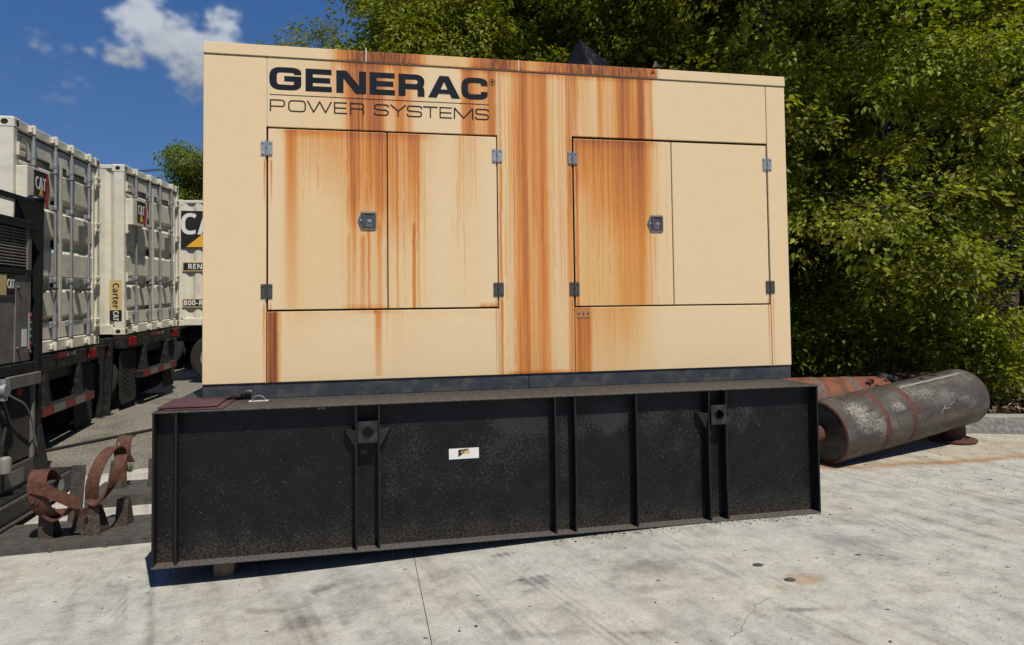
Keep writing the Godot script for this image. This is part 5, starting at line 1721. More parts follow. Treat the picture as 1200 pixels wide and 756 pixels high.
func latch_on(door: Node, u: float, v: float) -> void:
	# a dished paddle latch: a five-sided rim, a sunk pan, a folding handle and its key barrel
	var root := Node3D.new()
	root.name = "latch"
	door.add_child(root, true)
	root.position = Vector3(u, v + LIFT, 0.0)
	var outl := [Vector2(-0.070, 0.0), Vector2(-0.042, -0.069), Vector2(0.058, -0.070), Vector2(0.068, -0.060), Vector2(0.068, 0.060), Vector2(0.058, 0.070), Vector2(-0.042, 0.069)]
	var inn := []
	for p in outl: inn.append(p * 0.80 + Vector2(0.002, 0))
	var b := MB.new()
	for i in outl.size():
		var j := (i + 1) % outl.size()
		var e: Vector2 = outl[j] - outl[i]
		var o := Vector3(e.y, -e.x, 0)
		var ft := func(p: Vector2, z: float, k := 1.0) -> Vector3: return Vector3(p.x * k, p.y * k, z)
		b.poly([ft.call(outl[i], 0.0005), ft.call(outl[j], 0.0005), ft.call(outl[j], 0.006, 0.98), ft.call(outl[i], 0.006, 0.98)], o + Vector3(0, 0, .02))
		b.poly([ft.call(outl[i], 0.006, 0.98), ft.call(outl[j], 0.006, 0.98), ft.call(inn[j], 0.0085), ft.call(inn[i], 0.0085)], Vector3(0, 0, 1))
		b.poly([ft.call(inn[i], 0.0085), ft.call(inn[j], 0.0085), ft.call(inn[j], 0.0012, 0.94), ft.call(inn[i], 0.0012, 0.94)], -o)
	obj("rim", b, M.chrome, root)
	b = MB.new()
	var pan := []
	for p in inn: pan.append(Vector3(p.x * 0.94, p.y * 0.94, 0.0012))
	b.poly(pan, Vector3(0, 0, 1))
	obj("pan", b, M.dark_zinc, root)
	b = MB.new()
	b.box(Vector3(-0.016, -0.044, 0.002), Vector3(-0.026, 0.044, 0.012), 0.002)
	b.box(Vector3(-0.010, -0.046, 0.002), Vector3(0.040, 0.010, 0.006), 0.002)
	b.box(Vector3(0.044, -0.046, 0.002), Vector3(0.050, 0.046, 0.008), 0.001)
	obj("handle", b, M.chrome, root)
	b = MB.new()
	b.tube([Vector3(0.018, 0.0, 0.004), Vector3(0.018, 0.0, 0.012)], 0.012, 12)
	b.tube([Vector3(-0.044, 0.004, 0.002), Vector3(-0.044, 0.004, 0.010)], 0.009, 10)
	obj("key_barrel", b, M.zinc, root)

func rounded(p: Array, r: float) -> Array:
	var o := [p[0]]
	for i in range(1, p.size() - 1):
		var a: Vector2 = p[i] + (p[i - 1] - p[i]).limit_length(minf(r, p[i].distance_to(p[i - 1]) * 0.49))
		var c: Vector2 = p[i] + (p[i + 1] - p[i]).limit_length(minf(r, p[i].distance_to(p[i + 1]) * 0.49))
		for k in 7:
			var t := k / 6.0
			var q := a.lerp(p[i], t).lerp((p[i] as Vector2).lerp(c, t), t)
			if q.distance_to(o[-1]) > 1e-4: o.append(q)
	o.append(p[-1])
	return o

func strokes(list: Array, sx: float, wide: float, z0: float, close: float) -> MB:
	# pen strokes with square ends, each a hair prouder than the one before; x is stretched by sx, so uprights come out heavier
	var b := MB.new()
	var k := 0
	for s in list:
		var pts := PackedVector2Array()
		for p in s: pts.append(Vector2(p.x / sx, p.y))
		for q in Geometry2D.offset_polyline(pts, wide / 2.0, Geometry2D.JOIN_MITER, Geometry2D.END_BUTT):
			var o := []
			for p in q: o.append(Vector2(p.x * sx, p.y + LIFT))
			b.prism(o, 0.0003, z0 + k * close)
		k += 1
	return b

func lettering(parent: Node) -> void:
	var T := 2.277
	var B := 2.148
	var C := 2.2125
	var s := []
	s.append(rounded([Vector2(.647, 2.243), Vector2(.647, T), Vector2(.475, T), Vector2(.475, B), Vector2(.647, B), Vector2(.647, 2.194)], .05))
	s.append([Vector2(.553, C), Vector2(.673, C)])
	for x in [.703, 1.165]:
		s.append([Vector2(x + .026, 2.128), Vector2(x + .026, 2.297)])
		s.append([Vector2(x, T), Vector2(x + .186, T)])
		s.append([Vector2(x, C), Vector2(x + .177, C)])
		s.append([Vector2(x, B), Vector2(x + .188, B)])
	s.append([Vector2(.949, 2.128), Vector2(.949, 2.297)])
	s.append([Vector2(1.114, 2.128), Vector2(1.114, 2.297)])
	s.append([Vector2(1.406, 2.128), Vector2(1.406, 2.297)])
	s.append(rounded([Vector2(1.38, T), Vector2(1.549, T), Vector2(1.549, 2.203), Vector2(1.38, 2.203)], .042))
	s.append(rounded([Vector2(1.46, 2.202), Vector2(1.549, 2.202), Vector2(1.549, 2.128)], .032))
	s.append(rounded([Vector2(2.037, 2.236), Vector2(2.037, T), Vector2(1.884, T), Vector2(1.884, B), Vector2(2.037, B), Vector2(2.037, 2.190)], .05))
	var b := strokes(s, 1.3, .040, .0012, .00008)
	var up := func(a: Array) -> Array:
		var o := []
		for p in a: o.append(p + Vector2(0, LIFT))
		return o
	b.prism(up.call([Vector2(.93, 2.2965), Vector2(.998, 2.2965), Vector2(1.133, 2.1285), Vector2(1.064, 2.1285)]), 0.0003, 0.0031)
	b.prism(up.call([Vector2(1.603, 2.128), Vector2(1.668, 2.128), Vector2(1.745, 2.297), Vector2(1.690, 2.297)]), 0.0003, 0.0028)
	b.prism(up.call([Vector2(1.848, 2.128), Vector2(1.783, 2.128), Vector2(1.706, 2.2965), Vector2(1.760, 2.2965)]), 0.0003, 0.0030)
	b.prism(up.call([Vector2(1.650, 2.160), Vector2(1.800, 2.160), Vector2(1.788, 2.192), Vector2(1.662, 2.192)]), 0.0003, 0.0032)
	obj("maker_lettering", b, M.navy, parent)
	# the thin line and the light capitals below it
	obj("lettering_rule", strokes([[Vector2(.452, 2.0915), Vector2(2.072, 2.0915)]], 1.0, .0055, .0012, 0.0), M.navy, parent)
	var y0 := 1.974
	var y1 := 2.052
	var ym := 2.013
	var q := []
	q.append([Vector2(.457, 1.969), Vector2(.457, 2.057)])
	q.append(rounded([Vector2(.457, y1), Vector2(.555, y1), Vector2(.555, 2.006), Vector2(.457, 2.006)], .024))
	q.append(rounded([Vector2(.645, y1), Vector2(.585, y1), Vector2(.585, y0), Vector2(.645, y0)], .028))
	q.append(rounded([Vector2(.643, y1), Vector2(.701, y1), Vector2(.701, y0), Vector2(.643, y0)], .028))
	q.append([Vector2(.717, 2.057), Vector2(.760, y0), Vector2(.803, y1), Vector2(.845, y0), Vector2(.888, 2.057)])
	for x in [[.905, 1.0], [1.688, 1.783]]:
		q.append([Vector2(x[1], y1), Vector2(x[0] + .005, y1), Vector2(x[0] + .005, y0), Vector2(x[1], y0)])
		q.append([Vector2(x[0] + .005, ym), Vector2(x[1] - .004, ym)])
	q.append([Vector2(1.026, 1.969), Vector2(1.026, 2.057)])
	q.append(rounded([Vector2(1.026, y1), Vector2(1.120, y1), Vector2(1.120, ym), Vector2(1.026, ym)], .022))
	q.append(rounded([Vector2(1.07, ym), Vector2(1.120, ym), Vector2(1.120, 1.969)], .018))
	for x in [[1.202, 1.301], [1.445, 1.551], [1.968, 2.067]]:
		q.append(rounded([Vector2(x[1], 2.034), Vector2(x[1], y1), Vector2(x[0], y1), Vector2(x[0], ym + .002), Vector2(x[1], ym - .002), Vector2(x[1], y0), Vector2(x[0], y0), Vector2(x[0], 1.992)], .024))
	q.append([Vector2(1.318, 2.057), Vector2(1.376, 2.010), Vector2(1.434, 2.057)])
	q.append([Vector2(1.376, 2.014), Vector2(1.376, 1.969)])
	q.append([Vector2(1.563, y1), Vector2(1.674, y1)])
	q.append([Vector2(1.6185, y1), Vector2(1.6185, 1.969)])
	q.append([Vector2(1.802, 1.969), Vector2(1.804, 2.053), Vector2(1.8735, 1.978), Vector2(1.943, 2.053), Vector2(1.945, 1.969)])
	obj("lower_lettering", strokes(q, 1.0, .0095, .0012, .00006), M.navy, parent)
	# the small ringed letter
	var r := []
	for h in 2:
		var ring := []
		for k in 11: ring.append(Vector2(2.102 + cos(PI * (k / 10.0 + h)) * .021, 2.268 + sin(PI * (k / 10.0 + h)) * .024))
		r.append(ring)
	r.append(rounded([Vector2(2.095, 2.257), Vector2(2.095, 2.279), Vector2(2.108, 2.279), Vector2(2.108, 2.269), Vector2(2.095, 2.269)], .004))
	r.append([Vector2(2.101, 2.269), Vector2(2.109, 2.257)])
	obj("registered_mark", strokes(r, 1.0, .0045, .0012, .00005), M.navy, parent)

func build_generator() -> void:
	var t := thing("generator", V(-2.192, 0.933, 4.83), TURN, "cream standby generator housing with rust streaks and bold dark lettering", "generator")
	var rust := rust_material()
	var depth := 1.95
	# skid rail and inner casing
	for q in [[0.0, 2.364], [2.366, EW]]:
		boxed("skid_rail", Vector3(q[0], 0.0, -0.012), Vector3(q[1], LIFT - 0.004, -0.09), 0.004, M.skid, t)
	boxed("skid_rail", Vector3(0.004, 0.002, -0.092), Vector3(EW - 0.004, LIFT - 0.006, -depth + 0.02), 0.0, M.black_steel, t)
	boxed("inner_casing", Vector3(0.012, LIFT + 0.002, -0.026), Vector3(EW - 0.012, EH + LIFT - 0.03, -depth + 0.012), 0.0, M.gasket, t)
	panel("side_wall", 0.0, 0.0, 0.010, 2.40, -0.0215, depth - 0.03, M.cream, t)
	panel("side_wall", EW - 0.010, 0.0, EW, 2.40, -0.0215, depth - 0.03, M.cream, t)
	panel("rear_wall", 0.012, 0.0, EW - 0.012, 2.40, -depth + 0.010, 0.012, M.cream, t)
	panel("roof", 0.004, 2.436, EW - 0.004, 2.448, -0.012, depth - 0.02, M.cream, t)
	# front panels with open seams
	panel("end_panel", 0.0, 0.0, .428, 2.364, 0.0, 0.020, rust, t)
	panel("header_panel", .434, 1.855, 2.131, 2.364, 0.0, 0.020, rust, t)
	panel("lower_panel", .434, 0.0, 2.131, .508, 0.0, 0.020, rust, t)
	panel("middle_panel", 2.136, 0.0, 2.738, 2.364, 0.0, 0.020, rust, t)
	panel("header_panel", 2.744, 1.872, 4.455, 2.364, 0.0, 0.020, rust, t)
	panel("lower_panel", 2.744, 0.0, 4.455, .508, 0.0, 0.020, rust, t)
	panel("end_panel", 4.461, 0.0, EW, 2.364, 0.0, 0.020, rust, t)
	# doors
	var d1 := panel("door", .441, .522, 1.288, 1.841, -0.001, 0.020, rust, t)
	var d2 := panel("door", 1.297, .522, 2.127, 1.841, -0.001, 0.020, rust, t)
	var d3 := panel("door", 2.753, .520, 3.582, 1.852, -0.001, 0.020, rust, t)
	var d4 := panel("door", 3.590, .520, 4.447, 1.852, -0.001, 0.020, rust, t)
	for q in [[d1, .432], [d2, 2.133], [d3, 2.742], [d4, 4.455]]:
		hinge_on(q[0], q[1], 1.694, M.zinc if q[1] != 2.742 else M.chrome_dull, M.chrome)
		hinge_on(q[0], q[1], .656, M.dark_zinc, M.chrome)
	latch_on(d1, 1.143, 1.174)
	latch_on(d3, 3.434, 1.178)
	d3.set_meta("label", "heavily rust-streaked door leaf")
	# the rusty catch plate at the lower corner of the right doors
	var cp := boxed("catch_plate", Vector3(2.755, .428 + LIFT, 0.0005), Vector3(2.868, .492 + LIFT, 0.004), 0.001, M.catch_rust, t)
	for x in [2.775, 2.812, 2.850]:
		var b := MB.new()
		b.tube([Vector3(x, .462 + LIFT, 0.004), Vector3(x, .462 + LIFT, 0.010)], 0.007, 8)
		obj("bolt", b, M.steel, cp)
	# roof trim in four lengths, with pale sealant in the joints and along its foot
	var cuts := [0.0, 1.140, 2.312, 3.483, EW]
	for i in 4:
		panel("roof_trim", cuts[i] + (0.005 if i > 0 else -0.003), 2.370, cuts[i + 1] - (0.005 if i < 3 else -0.003), EH, 0.009, 0.09, rust, t, -0.06)
		if i < 3:
			boxed("joint_sealant", Vector3(cuts[i + 1] - 0.0045, 2.371 + LIFT, 0.008), Vector3(cuts[i + 1] + 0.0045, EH + LIFT + (0.022 if i == 0 else 0.003), -0.06), 0.001, M.caulk, t)
	boxed("trim_sealant", Vector3(0.004, 2.3645 + LIFT, 0.0015), Vector3(EW - 0.004, 2.3695 + LIFT, -0.018), 0.0, M.caulk_dirty, t)
	boxed("foot_flashing", Vector3(0.0, LIFT - 0.0035, -0.004), Vector3(EW, LIFT - 0.0005, -0.06), 0.0, M.caulk_dirty, t)
	for u in [[.431, .40, 1.853], [2.1335, 1.855, 2.364]]:
		boxed("seam_sealant", Vector3(u[0] - 0.0022, (1.86 if u[0] < 1 else 1.858) + LIFT, -0.001), Vector3(u[0] + 0.0022, 2.362 + LIFT, -0.019), 0.0, M.caulk, t)
	boxed("seam_sealant", Vector3(2.1325, 0.004 + LIFT, -0.001), Vector3(2.1348, .506 + LIFT, -0.019), 0.0, M.caulk, t)
	boxed("seam_sealant", Vector3(2.7400, 1.874 + LIFT, -0.001), Vector3(2.7425, 2.362 + LIFT, -0.019), 0.0, M.caulk, t)
	boxed("seam_sealant", Vector3(4.4568, 0.004 + LIFT, -0.004), Vector3(4.4595, 2.362 + LIFT, -0.019), 0.0, M.caulk_dirty, t)
	lettering(t)

# ------------------------------------------------------------------ what lies on the tank and the roof
func build_on_tank() -> void:
	var top := 0.933
	var plates := [[0.0, 0.0, 0.0, "upper maroon sheet of two stacked on the tank's left corner"], [0.05, -0.025, 0.03, "lower maroon sheet of two, its right edge showing from under the other"]]
	for k in 2:
		var q: Array = plates[1 - k]
		var b := MB.new()
		b.box(Vector3(0, 0, 0), Vector3(0.36, 0.008, -0.43), 0.001)
		var o := obj("maroon_sheet", b, M.maroon)
		o.transform = Transform3D(Basis(Vector3.UP, TURN + 0.02 - q[2]), V(-2.285 + q[0], top + 0.0005 + 0.0125 * k, 4.40 + q[1]))
		tag(o, q[3], "metal sheet", "maroon sheets on the tank")
	# a limp black glove
	var r := RandomNumberGenerator.new()
	r.seed = 5
	var g := thing("work_glove", V(-1.99, top, 4.86), 0.3, "crumpled black glove lying on the tank in front of the skid", "glove")
	var gm := MB.new()
	gm.tube([Vector3(-0.02, 0.022, 0.0), Vector3(0.02, 0.032, 0.012), Vector3(0.045, 0.026, 0.0), Vector3(0.06, 0.03, 0.0)], [0.02, 0.028, 0.018, 0.02], 9)
	obj("palm", gm, M.rubber, g)
	for k in 5:
		var f := MB.new()
		var a := -0.9 + k * 0.42
		var p0 := Vector3(-0.015, 0.03, -0.02 + k * 0.012)
		f.tube([p0, p0 + Vector3(-0.035, 0.006 - 0.006 * k, sin(a) * 0.03), p0 + Vector3(-0.05 + 0.004 * k, -0.018, sin(a) * 0.055)], [0.012, 0.011, 0.007], 7)
		obj("finger", f, M.rubber, g)
	gm = MB.new()
	gm.tube([Vector3(0.07, 0.035, 0.0), Vector3(0.10, 0.05, 0.005), Vector3(0.125, 0.046, 0.0)], [0.027, 0.03, 0.03], 9)
	obj("cuff", gm, M.black_steel, g)
	# a small pale bracket
	var br := thing("pipe_clamp", V(-1.78, top, 4.80), 0.25, "small pale clamp lying on the tank right of the glove", "clamp")
	var cm := MB.new()
	var p := []
	for k in 9: p.append(Vector3(cos(PI * k / 8.0) * 0.042, 0.008 + sin(PI * k / 8.0) * 0.032, 0.0))
	cm.band(p, Vector3(0, 0, 0.03), 0.004)
	obj("strap", cm, M.zinc, br)
	boxed("foot", Vector3(-0.065, 0.0, 0.0), Vector3(0.065, 0.006, 0.03), 0.001, M.caulk, br)
	# the black plastic hood tied over the exhaust outlet on the roof
	var hood := thing("exhaust_cover", V(0.70, 3.49, 5.95), TURN, "pointed black plastic sheet tied over an outlet on the roof", "tarp cover")
	var h := MB.new()
	var wr := noise(501, 5.0, 3)
	var base := [Vector3(-0.29, -0.02, 0.10), Vector3(-0.05, 0, 0.30), Vector3(0.16, 0.01, 0.20), Vector3(0.33, 0.03, 0.06), Vector3(0.24, 0, -0.23), Vector3(0.0, 0, -0.25), Vector3(-0.24, 0, -0.23), Vector3(-0.30, 0, 0.0)]
	var apex := Vector3(-0.085, 0.40, 0.02)
	var rings := []
	for k in 13:
		var t := k / 12.0
		var ring := []
		for i in 32:
			var f := i / 4.0
			var p0: Vector3 = base[int(f) % 8].lerp(base[(int(f) + 1) % 8], f - int(f))
			var ridge := apex + Vector3(0.012 * p0.x / 0.3, 0, 0.02 * p0.z / 0.24)
			var q := p0.lerp(ridge, pow(t, 0.92))
			var n := wr.get_noise_2d(i * 0.25 if i < 16 else (32 - i) * 0.25, t * 0.9)
			q += Vector3(p0.x, 0.2, p0.z).normalized() * ((n * 0.03 + 0.02 * wr.get_noise_2d(i * 0.9 + 40.0, t * 3.0)) * sin(PI * clampf(t + 0.05, 0, 1)))
			q.y += 0.03 * (1.0 - t)
			ring.append(q)
		rings.append(ring)
	h.ring_faces(rings, true)
	obj("sheet", h, M.tarp, hood)
	h = MB.new()
	h.lathe([Vector2(0.33, 0.004), Vector2(0.33, 0.03), Vector2(0.20, 0.06), Vector2(0.0, 0.06)], 24)
	obj("outlet_flange", h, M.cream, hood)
	# the dry leaf caught on the roof's edge
	var lf := MB.new()
	lf.poly([Vector3(-0.03, 0.0, 0.0), Vector3(-0.012, 0.05, 0.01), Vector3(0.0, 0.055, 0.0), Vector3(0.012, 0.01, 0.0)], Vector3(0, 0, 1))
	lf.poly([Vector3(0.012, 0.01, 0.0), Vector3(0.0, 0.055, 0.0), Vector3(0.035, 0.0, 0.02)], Vector3(0.4, 0, 1))
	var lo := obj("dry_leaf", lf, M.wood)
	lo.transform = Transform3D(Basis(Vector3.UP, TURN), V(1.195, 3.498, 5.50))
	tag(lo, "curled dry leaf caught on the roof edge right of the black hood", "leaf")

# ------------------------------------------------------------------ rusty saddles on their base plates
func base_channel(called: String, at: Vector3, turn: float, lx: float, lz: float, high: float, parent: Node) -> void:
	var b := MB.new()
	b.prism([Vector2(0, 0), Vector2(lx, 0), Vector2(lx, high), Vector2(0.0, high)], 0.0, -lz)
	var o := obj(called, b, M.steel, parent)
	o.position = at
	o.rotation.y = turn

func folded_leg(called: String, x: float, z: float, wide: float, deep: float, high: float, parent: Node, top_shift := 0.0, mt: Material = null) -> void:
	# a leg of two folded flats, wider at the foot, with a slanting web between
	var b := MB.new()
	var f := wide * 0.5
	b.poly([Vector3(x - f, 0, z), Vector3(x + f, 0, z), Vector3(x + f * 0.95 + top_shift, high, z), Vector3(x - f * 0.95 + top_shift, high, z)], Vector3(0, 0, 1))
	b.poly([Vector3(x - f, 0, z - 0.008), Vector3(x + f, 0, z - 0.008), Vector3(x + f * 0.95 + top_shift, high, z - 0.008), Vector3(x - f * 0.95 + top_shift, high, z - 0.008)], Vector3(0, 0, -1))
	b.poly([Vector3(x - f, 0, z), Vector3(x - f, 0, z - 0.008), Vector3(x - f * 0.95 + top_shift, high, z - 0.008), Vector3(x - f * 0.95 + top_shift, high, z)], Vector3(-1, 0, 0))
	b.poly([Vector3(x + f, 0, z), Vector3(x + f, 0, z - 0.008), Vector3(x + f * 0.95 + top_shift, high, z - 0.008), Vector3(x + f * 0.95 + top_shift, high, z)], Vector3(1, 0, 0))
	if deep > 0.0:
		b.poly([Vector3(x + f * 0.4, 0, z - 0.008), Vector3(x + f * 1.7, 0, z - deep), Vector3(x + f * 0.9 + top_shift, high, z - deep * 0.6), Vector3(x + f * 0.7 + top_shift, high, z - 0.008)], Vector3(1, 0, 0.6))
		b.poly([Vector3(x - f * 0.8, 0, z - 0.008), Vector3(x - f * 0.2, 0, z - deep), Vector3(x - f * 0.2 + top_shift, high, z - deep), Vector3(x - f * 0.8 + top_shift, high, z - 0.008)], Vector3(1, 0, 0))
		b.poly([Vector3(x - f * 0.2, 0, z - deep), Vector3(x + f * 1.7, 0, z - deep - 0.004), Vector3(x + f * 0.9 + top_shift, high, z - deep * 0.6), Vector3(x - f * 0.2 + top_shift, high, z - deep)], Vector3(0, 0, -1))
	obj(called, b, mt if mt else M.rust_steel, parent)

func smooth_path(p: Array, n: int) -> Array:
	var c := Curve3D.new()
	for i in p.size():
		var d: Vector3 = (p[mini(i + 1, p.size() - 1)] - p[maxi(i - 1, 0)]) / 6.0
		c.add_point(p[i], -d, d)
	var o := []
	for k in n + 1:
		o.append(c.sample_baked(c.get_baked_length() * k / n, true))
	return o

func strap(called: String, pts: Array, wide: Vector3, parent: Node, n := 18, thick := 0.012, wide_end := Vector3.ZERO) -> void:
	var b := MB.new()
	var w := []
	for k in n + 1:
		w.append(wide if wide_end == Vector3.ZERO else wide.lerp(wide_end, sm(k / float(n))))
	b.band(smooth_path(pts, n), w, thick)
	obj(called, b, M.rust, parent)

func build_cradles() -> void:
	# front frame: local x along its front edge, z toward the viewer
	var at := V(-3.92, -0.184, 4.93)
	var turn := 0.262
	var t := thing("silencer_cradle", at, turn, "front steel plate with bent rusty strap saddles standing on it", "pipe cradle", "rusty silencer cradles")
	base_channel("base_plate", Vector3.ZERO, 0.0, 1.42, 0.62, 0.045, t)
	var inv := t.transform.affine_inverse()
	var w := func(x: float, y: float, d: float) -> Vector3: return inv * V(x, y, d)
	var y0 := 0.045
	for k in 4:
		boxed("plate_cleat", Vector3(0.16 + k * 0.36, 0.0, 0.0005), Vector3(0.19 + k * 0.36, 0.03, 0.018), 0.002, M.steel, t)
	# left saddle
	var l1 := Node3D.new()
	folded_leg("saddle_leg", .44, -.17, .10, .13, .215, t)
	folded_leg("saddle_leg", .60, -.30, .09, .10, .20, t, .04)
	folded_leg("rear_post", .50, -.575, .105, .0, .50, t, .035, M.steel)
	strap("saddle_strap", [Vector3(.40, .47, -.245), Vector3(.375, .545, -.20), Vector3(.355, .565, -.15), Vector3(.35, .53, -.10), Vector3(.355, .44, -.065), Vector3(.375, .33, -.075), Vector3(.405, .245, -.12), Vector3(.435, .20, -.20), Vector3(.455, .22, -.32)], Vector3(.122, .0, -.005), t, 30)
	strap("saddle_plate", [Vector3(.44, .245, -.10), Vector3(.49, .200, -.095), Vector3(.545, .205, -.09), Vector3(.595, .25, -.09), Vector3(.635, .32, -.095)], Vector3(.01, .0, -.19), t, 12)
	strap("torn_strap", [Vector3(.375, .425, -.055), Vector3(.46, .40, -.045), Vector3(.56, .345, -.045), Vector3(.635, .295, -.06), Vector3(.69, .275, -.075)], Vector3(.012, .086, -.008), t, 14)
	var b := MB.new()
	b.tube([Vector3(.40, .36, -.10), Vector3(.40, .36, -.05)], .014, 6)
	b.tube([Vector3(.655, .27, -.10), Vector3(.69, .29, -.07)], .016, 6)
	obj("clamp_bolt", b, M.dark_zinc, t)
	strap("clamp_ear", [Vector3(.345, .345, -.085), Vector3(.41, .335, -.065), Vector3(.45, .375, -.065)], Vector3(0, -.01, -.07), t, 6)
	strap("clamp_ear", [Vector3(.655, .30, -.09), Vector3(.70, .265, -.085), Vector3(.745, .285, -.09)], Vector3(0, -.055, -.02), t, 6)
	# right saddle
	folded_leg("saddle_leg", .765, -.15, .105, .15, .255, t, -.012)
	folded_leg("saddle_leg", .905, -.33, .09, .11, .26, t, .015)
	strap("saddle_strap", [Vector3(.915, .64, -.155), Vector3(.91, .56, -.11), Vector3(.89, .46, -.09), Vector3(.855, .36, -.085), Vector3(.815, .295, -.10), Vector3(.77, .268, -.13), Vector3(.72, .285, -.15)], Vector3(.082, .004, -.004), t, 22, 0.012, Vector3(.01, .03, -.09))
	# the big open loop leaning over the right saddle
	strap("strap_loop", [Vector3(.69, .31, -.21), Vector3(.70, .43, -.19), Vector3(.725, .545, -.22), Vector3(.755, .625, -.29), Vector3(.785, .66, -.37), Vector3(.805, .645, -.45), Vector3(.81, .58, -.50), Vector3(.81, .46, -.51), Vector3(.80, .36, -.50)], Vector3(.092, .0, -.006), t, 34)
	# rear frame with two hooked posts
	var t2 := thing("silencer_cradle", V(-3.78, -0.168, 6.06), 0.25, "rear steel channel with two grey posts ending in rusty hooks", "pipe cradle", "rusty silencer cradles")
	base_channel("base_plate", Vector3.ZERO, 0.0, 1.3, 0.55, 0.10, t2)
	for q in [[.155, .46, -.24, .045], [.515, .47, -.22, .0]]:
		folded_leg("post", q[0], q[2], .125, .06, .36, t2, q[3], M.steel)
		strap("hook", [Vector3(q[0] + q[3] * .9 + .02, .34, q[2] + .012), Vector3(q[0] + q[3] * .9 - .01, .42, q[2] + .03), Vector3(q[0] + q[3] * .9 - .015, .50, q[2] + .012), Vector3(q[0] + q[3] * .9 - .01, .56, q[2] - .03), Vector3(q[0] + q[3] * .9 + .0, .565, q[2] - .09)], Vector3(.125, 0, 0), t2, 12)
	strap("strap_end", [Vector3(.72, .62, -.30), Vector3(.70, .54, -.28), Vector3(.74, .46, -.27), Vector3(.80, .40, -.27)], Vector3(.02, 0, -.11), t2, 10)
	# slotted holes of the first hook
	b = MB.new()
	b.box(Vector3(.20, .47, -.222), Vector3(.215, .53, -.216))
	obj("slot", b, M.zinc, t2)

# ------------------------------------------------------------------ old silencers on the right
func silencer_material(seed_: int, base: Array, scrapes: bool, face: float, len: float) -> StandardMaterial3D:
	# u runs round, v along; scuffs, chalk marks and rust at the welds
	var w := 768
	var h := 768
	var n1 := noise(seed_, 0.012, 5)
	var n2 := noise(seed_ + 1, 0.05, 4)
	var im := Image.create(w, h, false, Image.FORMAT_RGB8)
	var patches := [[.35, .26, .34, .13, .85], [-.10, .34, .30, .16, .65], [-.35, .52, .30, .13, .55], [.15, .82, .16, .09, .7], [.42, 1.30, .20, .14, .45], [.10, 1.50, .25, .3, .22], [.62, 1.65, .1, .4, .22], [-.62, 1.62, .16, .52, .55, Vector3(.17, .125, .085)], [-.5, .9, .3, .5, .22, Vector3(.14, .11, .08)], [-.9, .5, .25, .5, .3, Vector3(.13, .10, .075)]]
	for y in h:
		var v := 1.0 - float(y) / h
		for x in w:
			var u := float(x) / w
			# seamless round: the noise is taken on a ring
			var cx := cos(u * TAU) * 120.0
			var cy := sin(u * TAU) * 120.0
			var a := n1.get_noise_3d(cx, cy, v * 700.0)
			var f := n2.get_noise_3d(cx, cy, v * 700.0)
			var c: Vector3 = (base[0] as Vector3).lerp(base[1], sm(0.5 + a * 1.3))
			c *= 1.0 + f * 0.30
			if scrapes:
				var long := n2.get_noise_3d(cx * 0.25, cy * 0.25, v * 2600.0)
				c = c.lerp(Vector3(.20, .19, .165), sm((long + a * 0.8 - 0.42) / 0.25) * 0.5)
				c = c.lerp(Vector3(.095, .055, .038), sm((-a - 0.12) / 0.3) * 0.5)
				# chalky paint left in brushed patches, dust along the flank: [angle above the facing line, metres along, half sizes, strength]
				var an := -u * TAU
				var yl := (float(y) + 0.5) / h * 1.8 * len
				for q in patches:
					var da := wrapf(an - face - q[0], -PI, PI)
					var e := Vector2(da / q[2], (yl - q[1]) / q[3]).length_squared()
					if e > 2.5: continue
					var br := n2.get_noise_2d((da * 0.30 + yl * 0.55) * 420.0, (da * 0.30 - yl * 0.75) * 1500.0 + q[1] * 900.0)
					var g := sm((1.0 - e * 0.55 + br * 1.5 + f * 0.5 - 0.62) / 0.32)
					c = c.lerp(q[5] if q.size() > 5 else Vector3(.30, .29, .255), g * q[4])
			im.set_pixel(x, y, Color(c.x, c.y, c.z).linear_to_srgb())
	var m := StandardMaterial3D.new()
	m.albedo_texture = ImageTexture.create_from_image(im)
	m.roughness = 0.62
	return m

func cylinder_between(a: Vector3, e: Vector3) -> Transform3D:
	# y along the axis; x kept as near to straight up as it goes, so that marks can be placed by angle
	var y := (e - a).normalized()
	var x := (Vector3.UP - y * Vector3.UP.dot(y)).normalized()
	return Transform3D(Basis(x, y, x.cross(y)), a)

